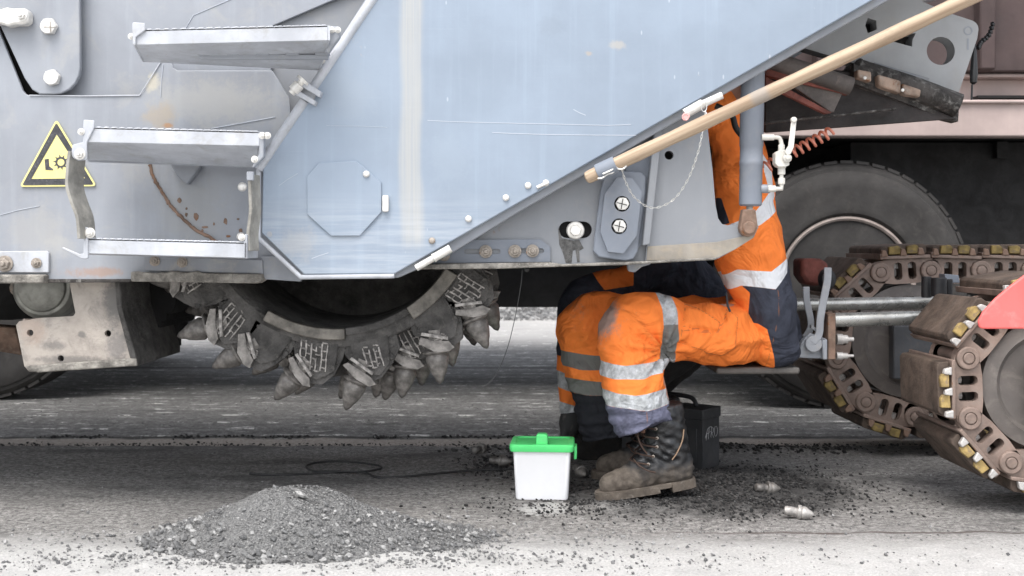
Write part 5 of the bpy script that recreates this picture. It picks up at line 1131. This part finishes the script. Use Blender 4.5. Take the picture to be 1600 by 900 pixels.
def boot(parent, heelx, y, z, pitch=0., yaw=0., sc_=1., name='boot', heading=-1):
    root = empty(name, (heelx, y, z), parent); rz = Matrix.Rotation(yaw, 4, 'Z') @ Matrix.Rotation(pitch, 4, 'Y')
    tb = [[(-.095, .0, .036, .032), (-.055, 0, .042, .039), (.0, 0, .052, .044), (.085, 0, .056, .043)], [(.088, 0, .045, .042), (.088, 0, .085, .045), (.082, 0, .13, .050), (.078, 0, .18, .054), (.075, 0, .235, .057)],
          [(-.1, .004, .034, .034), (-.075, .0, .038, .038)], [(-.02, 0, .068, .032), (.03, 0, .10, .036), (.055, 0, .16, .036)], [(.1, 0, .05, .04), (.1, 0, .07, .038)]]
    me = blob([[(*p,) + (0,) * 0 for p in t] if False else [(p[0], p[1], p[2], 0, p[3]) for p in t] for t in tb], .0055, (1,))
    def disp(co, nr):
        x, z_ = co[:, 0], co[:, 2]; h = wr(co, (30, 16, 44), .006, 3.)
        cr = np.exp(-((x - .02) / .05) ** 2 - ((z_ - .10) / .04) ** 2) * .004 * np.sin((x * 1. + z_ * 1.3) * 190)
        cr2 = np.exp(-((z_ - .17) / .06) ** 2 - ((x - .09) / .05) ** 2) * .0018 * np.sin((z_ + x * .5) * 230)
        return h * np.clip((x + .11) / .05, .1, 1) + cr + cr2
    up = finish(me, 'upper', M['boot_x'], None, None, disp); v = np.empty(len(up.data.vertices) * 3); up.data.vertices.foreach_get('co', v); v = v.reshape(-1, 3); v[:, 2] = np.maximum(v[:, 2], .02); up.data.vertices.foreach_set('co', v.ravel()); up.parent = root
    def outline(k, x0, x1):
        pts = []
        for i in range(40):
            t = 2 * math.pi * i / 40; x = -.005 + (.142) * math.cos(t); wdt = (.047 + .006 * math.cos(t + math.pi)) * (abs(math.sin(t)) ** .62) * (1 if math.sin(t) > 0 else -1); pts.append((min(max(x, x0), x1) * k, wdt * k))
        return pts
    s = MB(); s.pr3(outline(1.0, -1, 1), (0, 0, 0), (1, 0, 0), (0, 1, 0), (0, 0, 1), .010, .022); s.pr3(outline(1.015, -1, .028), (0, 0, 0), (1, 0, 0), (0, 1, 0), (0, 0, 1), .0, .018); s.pr3(outline(1.01, .062, 1), (0, 0, 0), (1, 0, 0), (0, 1, 0), (0, 0, 1), -.004, .018)
    so_ = bpy.data.objects.new('sole', s.mesh('sole', M['sole'])); m = so_.modifiers.new('b', 'BEVEL'); m.width = .005; m.segments = 2; m.limit_method = 'ANGLE'
    l = MB(); e = MB(); prev = None
    hooks = [(.006, -.042, .084), (.022, -.044, .104), (.036, -.043, .128), (.040, -.041, .152), (.040, -.042, .178), (.038, -.044, .204)]
    for i, (x, yy, z_) in enumerate(hooks):
        for sgn in (1, -1):
            e.lathe((x, yy * sgn, z_), (-.4, -sgn * 1., .1), [(.0048, 0), (.0048, .003), (.003, .005), (.0015, .005)], 10)
        f = Vector((x - .043 + .008 * i * .2, 0, z_ + .012)); 
        l.tube(bez([Vector((x, yy - .006, z_)), Vector((x - .028, yy * .6, z_ + .006)), f, Vector((x - .028, -yy * .6, z_ + .016)), Vector((x, -yy + .006, z_ + .02))], 4), .0024, 6)
    l.tube(bez([Vector((.0, -.03, .20)), Vector((-.012, -.042, .17)), Vector((-.008, -.05, .14)), Vector((.005, -.05, .115))], 5), .0024, 6)
    l.tube(bez([Vector((-.03, -.02, .10)), Vector((-.02, -.048, .085)), Vector((.0, -.056, .07)), Vector((.02, -.056, .062))], 5), .0022, 6)
    l.add(e.v, e.f, 1); lo = bpy.data.objects.new('laces', l.mesh('laces', [M['lace'], M['oldbolt']]))
    st = MB(); st.tube(bez([Vector((.072, -.049, .088)), Vector((.088, -.0495, .105)), Vector((.108, -.046, .135)), Vector((.118, -.040, .165))], 5), .0018, 6)
    sto = bpy.data.objects.new('piping', st.mesh('piping', M['pipe_tan']))
    for o in (so_, lo, sto): sc.collection.objects.link(o); o.parent = root
    root.rotation_euler = rz.to_euler(); root.scale = (sc_,) * 3; return root
def bootm():
    k = NT('boot_leather_dusty'); x, y, z = k.sep(); base = k.mix(k.ramp(k.noise(18, 8, .7), .35, .7), (.011, .012, .014), (.03, .029, .029))
    dustv = k.math('ADD', k.math('ADD', k.ramp(z, .13, .04), k.math('MULTIPLY', k.ramp(x, .0, -.09), .6)), k.math('MULTIPLY', k.math('SUBTRACT', k.noise(26, 8, .75), .5), 1.1))
    col = k.mix(k.ramp(dustv, .6, 1.25), base, k.mix(k.ramp(k.noise(40, 6), .3, .7), (.06, .047, .036), (.135, .112, .09)))
    return k.fin(col, k.ramp(dustv, .2, 1.1, .32, .85), 0, k.bump(k.noise(22, 5, .6, dist=1.), .5, .01, k.bump(k.noise(240, 4), .3, .0015)), .55)
M['boot_x'] = bootm(); M['pipe_tan'] = NT('tan_piping').fin((.3, .2, .13), .7)
def human_body(parent, head, neck, sh, hip, knees, feet, elbows, hands, name='body', face=(-.8, 0, -.3)):
    """one continuous slim figure under the clothes; all joints are world points"""
    T = []
    V = lambda p, r: (p[0], p[1], p[2], 0, r)
    mid = lambda a, b, t=.5: tuple(Vector(a).lerp(Vector(b), t))
    shl, shr = sh; hpl, hpr = hip; cs = mid(shl, shr); ch = mid(hpl, hpr)
    T.append([V(ch, .085), V(mid(ch, cs, .4), .075), V(mid(ch, cs, .8), .08), V(cs, .065), V(neck, .055), V(mid(neck, head, .5), .055)])
    T.append([V(shl, .05), V(cs, .07), V(shr, .05)]); T.append([V(hpl, .085), V(hpr, .085)])
    hd = Vector(head); f = Vector(face).normalized(); u = (Vector(head) - Vector(neck)).normalized(); u = (u - f * u.dot(f)).normalized(); s = f.cross(u)
    for a, c, r in ((hd - u * .03 + f * .015, hd + u * .05 - f * .01, .078), (hd - u * .075 + f * .05, hd - u * .04 + f * .02, .048), (hd - f * .04, hd + u * .03 - f * .03, .078)): T.append([V(a, r), V(c, r)])
    T.append([V(hd + f * .085 + u * .012, .009), V(hd + f * .103 - u * .026, .014)]); T.append([V(hd + f * .083 - u * .052 - s * .018, .009), V(hd + f * .083 - u * .052 + s * .018, .009)])
    for sg in (1, -1): T.append([V(hd + s * sg * .079 + u * .012 - f * .01, .014), V(hd + s * sg * .08 - u * .02 - f * .006, .011)]); T.append([V(hd + f * .078 + u * .03 + s * sg * .02, .012), V(hd + f * .074 + u * .03 + s * sg * .042, .012)])
    for hp_, kn, ft in zip(hip, knees, feet): T.append([V(hp_, .075), V(mid(hp_, kn), .065), V(kn, .048), V(mid(kn, ft, .35), .042), V(ft, .02)]); T.append([V(ft, .02), V(tuple(Vector(ft) + Vector((-.06, 0, -.02))), .018)])
    for s_, el, ha in zip(sh, elbows, hands):
        T.append([V(s_, .045), V(mid(s_, el), .034), V(el, .030), V(mid(el, ha), .027), V(ha, .023)])
        d = (Vector(ha) - Vector(el)).normalized(); side = d.cross(Vector((0, 0, 1))); side = side.normalized() if side.length > .3 else Vector((0, 1, 0)); nn = side.cross(d)
        pc = Vector(ha) + d * .045
        for j in (-1, 0, 1): T.append([V(Vector(ha) + side * j * .018, .017), V(Vector(ha) + d * .085 + side * j * .024, .015)])
        for j, L in enumerate((.066, .078, .082, .072)):
            b0 = Vector(ha) + d * .085 + side * (j - 1.5) * .0205; T.append([V(b0, .0095), V(b0 + d * L * .5 - nn * .006, .0088), V(b0 + d * L * .85 - nn * .022, .0082), V(b0 + d * L - nn * .038, .0075)])
        b0 = Vector(ha) + side * .025 + d * .02; T.append([V(b0, .013), V(b0 + side * .028 + d * .03 - nn * .01, .0115), V(b0 + side * .036 + d * .062 - nn * .02, .0095)])
    me = blob(T, .0055); o = finish(me, name, M['skin'], parent)
    h = blob([[V(hd + u * .035 - f * .02, .082), V(hd + u * .02 - f * .035, .084)], [V(hd - f * .05 - u * .02, .07), V(hd + u * .05 + f * .0, .068)]], .008); finish(h, 'hair', M['hair'], o if False else parent)
    return o
def w3(px, py, Y): return tuple(P(px, py, Y))

def person_one():
    root = empty('person', P(1100, 785, 3.3)); root.location.z = 0; ORG[root.name] = Vector(root.location)
    tag(root, 'seated person in bright orange trousers and muddy black boots, bent under the machine', 'person')
    human_body(root, w3(1128, 118, 3.42), w3(1146, 172, 3.42), (w3(1150, 215, 3.30), w3(1150, 215, 3.60)), (w3(1186, 512, 3.36), w3(1182, 508, 3.54)),
               (w3(990, 512, 3.24), w3(917, 508, 3.5)), (w3(1056, 725, 3.225), w3(1036, 712, 3.5)), (w3(1085, 128, 3.26), w3(1090, 130, 3.62)), (w3(1010, 60, 3.36), w3(1015, 62, 3.55)))
    # trousers
    T = [[(1166, 522, 3.34, .082), (1120, 523, 3.30, .087), (1060, 513, 3.27, .087), (1010, 506, 3.25, .090), (988, 512, 3.24, .092), (986, 545, 3.235, .091), (990, 580, 3.23, .089), (993, 620, 3.22, .086), (1003, 655, 3.21, .085), (1009, 671, 3.205, .085)],
         [(1160, 505, 3.52, .10), (1060, 512, 3.5, .092), (960, 507, 3.5, .094), (920, 508, 3.5, .094), (921, 545, 3.5, .088), (932, 600, 3.5, .082), (946, 650, 3.5, .084), (952, 682, 3.5, .084)],
         [(1160, 512, 3.37, .09), (1158, 512, 3.54, .09)], [(1180, 522, 3.39, .07), (1180, 522, 3.52, .07)]]
    me = blob(T, .0062, (0, 1))
    N = dict(
        r=[[(1023, 440), (1047, 440), (1060, 488), (1062, 528), (1050, 590), (1031, 560), (1037, 512), (1036, 485)], [(920, 562), (940, 566), (975, 570), (1010, 567), (1060, 553), (1060, 576), (1005, 590), (960, 592), (920, 586)], [(920, 608), (944, 611), (990, 616), (1070, 602), (1070, 626), (1010, 639), (950, 635), (920, 632)]],
        nv=[[(920, 632), (950, 635), (1010, 639), (1070, 626), (1090, 720), (900, 720)]])
    Fr = dict(r=[[(860, 548), (900, 553), (945, 556), (1000, 556), (1000, 574), (905, 578), (860, 570)], [(860, 590), (910, 594), (955, 596), (1000, 596), (1000, 617), (918, 617), (860, 612)]], nv=[[(860, 612), (918, 617), (1010, 617), (1010, 730), (860, 730)]])
    pock = [[(1076, 477), (1097, 484), (1129, 506), (1124, 520), (1068, 510)], [(1066, 516), (1124, 523), (1146, 486), (1160, 500), (1154, 546), (1134, 558), (1108, 554), (1100, 548), (1063, 536)]]
    def attrs(co):
        far = co[:, 1] > 3.385; px, py = pxy(co, 3.17); fx, fy = pxy(co, 3.43); wob = np.array([noise.noise(Vector(c * 14)) for c in co]) * 1.6
        def best(ps, x, y): return np.max([sdpoly(x, y + wob, p) for p in ps], axis=0)
        refl = np.where(far, best(Fr['r'], fx, fy), best(N['r'], px, py)) / 560; nav = np.where(far, best(Fr['nv'], fx, fy), best(N['nv'], px, py)) / 560
        seam = np.where(far, 600., np.min([np.abs(sdpoly(px, py, p)) for p in pock], axis=0)) / 560
        s2 = np.abs(px - 1004 - (py - 600) * .09) / 560; seam = np.where((py > 560) & ~far, np.minimum(seam, s2), seam)
        seam = np.where(refl > 0, 1, seam)
        kd = np.where(far, np.exp(-((fx - 900) / 30) ** 2 - ((fy - 480) / 40) ** 2) * .3, np.exp(-((px - 938) / 25.) ** 2 - ((py - 486) / 38) ** 2) * 1.5)
        sm = np.where(~far, np.exp(-((px - 1020) / 55) ** 2 - ((py - 530) / 30) ** 2) * .12, 0)
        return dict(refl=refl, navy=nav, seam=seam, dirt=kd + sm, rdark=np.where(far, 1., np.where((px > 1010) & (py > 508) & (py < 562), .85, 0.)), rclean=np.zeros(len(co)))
    def disp(co, nr):
        far = co[:, 1] > 3.385; px, py = pxy(co, 3.17); h = wr(co, (9, 6, 13), .014, 1.) + wr(co, (20, 12, 22), .002, 5.)
        # folds fanning from the hollow of the knee
        dx, dy = px - 1034, py - 548; r = np.hypot(dx, dy); an = np.arctan2(dy, dx)
        fan = np.sin(an * 11 + r * .02 + 1.2) * np.exp(-(r / 62) ** 2) * np.clip(r / 12, 0, 1) * .010
        hipf = np.sin((px * .8 + py * .5) * .14) * np.exp(-((px - 1150) / 40) ** 2 - ((py - 500) / 50) ** 2) * .004
        hem = np.sin(py * .33 + px * .05) * np.clip((py - 560) / 120, 0, 1) * .003
        pk = np.max([np.clip(sdpoly(px, py, p) / 3.5, 0, 1) for p in pock], axis=0) * .008 + np.clip(sdpoly(px, py, pock[0]) / 3, 0, 1) * .005
        return h + np.where(far, 0, fan + hipf + hem + pk) + hem * far
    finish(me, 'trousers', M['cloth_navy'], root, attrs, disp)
    # jacket with raised sleeves
    T = []
    for dy, k in ((0, 1), (.12, 1.06), (.24, 1)):
        T.append([(1206, 545, 3.34 + dy, .066 * k), (1201, 500, 3.33 + dy, .088 * k), (1190, 455, 3.33 + dy, .088 * k), (1172, 400, 3.33 + dy, .102 * k), (1165, 330, 3.33 + dy, .094 * k), (1158, 260, 3.34 + dy, .085 * k), (1150, 215, 3.36 + dy, .07 * k), (1148, 190, 3.38 + dy * .8, .05)])
    T.append([(1226, 520, 3.33, .05), (1232, 545, 3.33, .042), (1226, 566, 3.34, .018)]); T.append([(1228, 520, 3.45, .05), (1234, 545, 3.45, .045), (1228, 572, 3.45, .018)])
    T.append([(1150, 215, 3.32, .075), (1118, 170, 3.28, .066), (1088, 130, 3.26, .058), (1048, 92, 3.3, .05), (1014, 64, 3.35, .045)])
    T.append([(1150, 215, 3.58, .075), (1118, 170, 3.6, .066), (1092, 132, 3.62, .058), (1052, 96, 3.6, .05), (1020, 66, 3.56, .045)])
    me = blob(T, .0066, ())
    J = dict(r=[[(1110, 447), (1126, 436), (1152, 421), (1206, 424), (1246, 396), (1250, 412), (1212, 452), (1160, 446), (1134, 459), (1118, 470)], [(1140, 352), (1172, 338), (1205, 300), (1190, 240), (1196, 236), (1232, 300), (1222, 326), (1186, 352), (1150, 366)], [(1090, 236), (1113, 240), (1119, 256), (1113, 272), (1090, 280)]],
             nv=[[(1160, 446), (1173, 458), (1172, 504), (1186, 506), (1199, 514), (1207, 540), (1219, 580), (1340, 640), (1340, 380), (1240, 412), (1212, 452)], [(1120, 309), (1132, 308), (1141, 350), (1123, 352)], [(1080, 404), (1098, 404), (1136, 476), (1120, 492), (1080, 470)], [(1120, 398), (1130, 392), (1128, 402)]])
    def attrs(co):
        px, py = pxy(co, 3.25); wob = np.array([noise.noise(Vector(c * 12)) for c in co]) * 1.5
        best = lambda ps: np.max([sdpoly(px, py + wob, p) for p in ps], axis=0)
        seam = np.minimum(np.abs(px - 1211 - 6 * np.sin(py * .03)), 40) / 560; seam = np.where(py > 452, seam, 1.)
        return dict(refl=best(J['r']) / 560, navy=best(J['nv']) / 560, seam=seam, dirt=np.zeros(len(co)), rdark=np.zeros(len(co)), rclean=np.ones(len(co)))
    def disp(co, nr):
        px, py = pxy(co, 3.25); h = wr(co, (7, 5, 10), .013, 8.) + wr(co, (18, 10, 20), .0015, 2.)
        return h + np.sin((py - px * .4) * .12) * .003 * np.exp(-((py - 480) / 60) ** 2) - .004
    finish(me, 'jacket', M['cloth'], root, attrs, disp)
    b = MB(); b.tube([P(1135, 459, 3.19), P(1137, 478, 3.17), P(1141, 487, 3.17)], .0032, 8); b.build('zip_pull', M['black'], root)
    z0 = 0.027
    boot(root, P(1012, 0, 3.215).x, 3.215, z0, pitch=R(-8), yaw=R(4)); boot(root, P(1000, 0, 3.5).x, 3.5, .014, pitch=R(-3), yaw=R(-6))
person_one()

def person_two():
    root = empty('person', P(1000, 720, 3.85)); root.location.z = 0; ORG[root.name] = Vector(root.location)
    tag(root, 'mostly hidden person in a black jacket kneeling beyond the one in orange trousers', 'person')
    human_body(root, w3(985, 352, 3.92), w3(1010, 385, 3.95), (w3(1010, 428, 3.84), w3(1022, 415, 4.05)), (w3(1090, 500, 3.9), w3(1090, 500, 4.06)),
               (w3(912, 680, 3.86), w3(960, 660, 4.1)), (w3(975, 698, 3.9), w3(1040, 690, 4.12)), (w3(897, 472, 3.77), w3(960, 470, 4.1)), (w3(902, 526, 3.74), w3(938, 515, 4.03)))
    T = [[(1095, 480, 3.92, .12), (1060, 440, 3.92, .12), (1030, 415, 3.92, .12), (1012, 400, 3.92, .09)], [(1095, 480, 4.03, .12), (1060, 440, 4.03, .12), (1030, 415, 4.03, .12), (1012, 400, 4.02, .09)],
         [(1025, 412, 3.82, .075), (985, 436, 3.81, .056), (945, 444, 3.80, .047), (912, 455, 3.78, .050), (895, 480, 3.76, .052), (890, 530, 3.74, .045), (889, 590, 3.72, .040), (891, 640, 3.70, .036), (892, 656, 3.70, .034)],
         [(1030, 415, 4.05, .075), (990, 440, 4.1, .055), (955, 470, 4.1, .05), (940, 510, 4.06, .045), (930, 548, 4.02, .04)]]
    me = blob(T, .007, ())
    org = [[(924, 420), (992, 414), (992, 447), (946, 454), (935, 440)], [(860, 553), (878, 556), (906, 572), (906, 660), (860, 655)]]
    rf = [[(860, 576), (875, 579), (906, 590), (906, 614), (876, 605), (860, 600)], [(860, 623), (880, 626), (906, 634), (906, 660), (860, 652)], [(897, 500), (912, 500), (912, 620), (901, 620)]]
    def attrs(co):
        px, py = pxy(co, 3.72); best = lambda ps: np.max([sdpoly(px, py, p) for p in ps], axis=0)
        z = np.zeros(len(co)); return dict(refl=np.where(co[:, 1] < 3.95, best(rf), -5) / 500, navy=-np.where(co[:, 1] < 3.95, best(org), -5) / 500, seam=z + 1, dirt=z, rdark=z, rclean=z)
    finish(me, 'jacket', M['cloth'], root, attrs, lambda co, nr: wr(co, (10, 8, 14), .007, 4.) - .002)
    b = blob([[(892, 652, 3.70, .036), (890, 666, 3.70, .036), (888, 674, 3.70, .028)], [(884, 668, 3.68, .014), (880, 684, 3.67, .012), (884, 692, 3.67, .01)], [(892, 672, 3.70, .014), (891, 690, 3.69, .012), (895, 698, 3.69, .01)], [(900, 668, 3.72, .014), (902, 686, 3.72, .012), (905, 692, 3.72, .01)]], .005)
    finish(b, 'glove', M['glove'], root)
    T = [[(1090, 500, 3.92, .12), (1010, 570, 3.9, .10), (945, 650, 3.88, .088), (915, 682, 3.86, .076), (950, 694, 3.87, .062), (990, 697, 3.9, .055)],
         [(1095, 500, 4.05, .12), (1020, 580, 4.08, .10), (965, 660, 4.1, .08), (1000, 680, 4.1, .06), (1050, 684, 4.1, .055)]]
    me = blob(T, .008); finish(me, 'trousers', M['dark_cloth'], root, None, lambda co, nr: wr(co, (10, 8, 14), .01, 4.))
    boot(root, P(1000, 0, 3.95).x, 3.95, .035, pitch=R(55), yaw=R(0))
M['dark_cloth'] = grimy('dark_work_trousers', (.028, .026, .025), .9, var=.4, vs=12, dust=.5, dustc=(.09, .075, .06), streak=0, bump=.4, bs=40, bd=.01)
person_two()
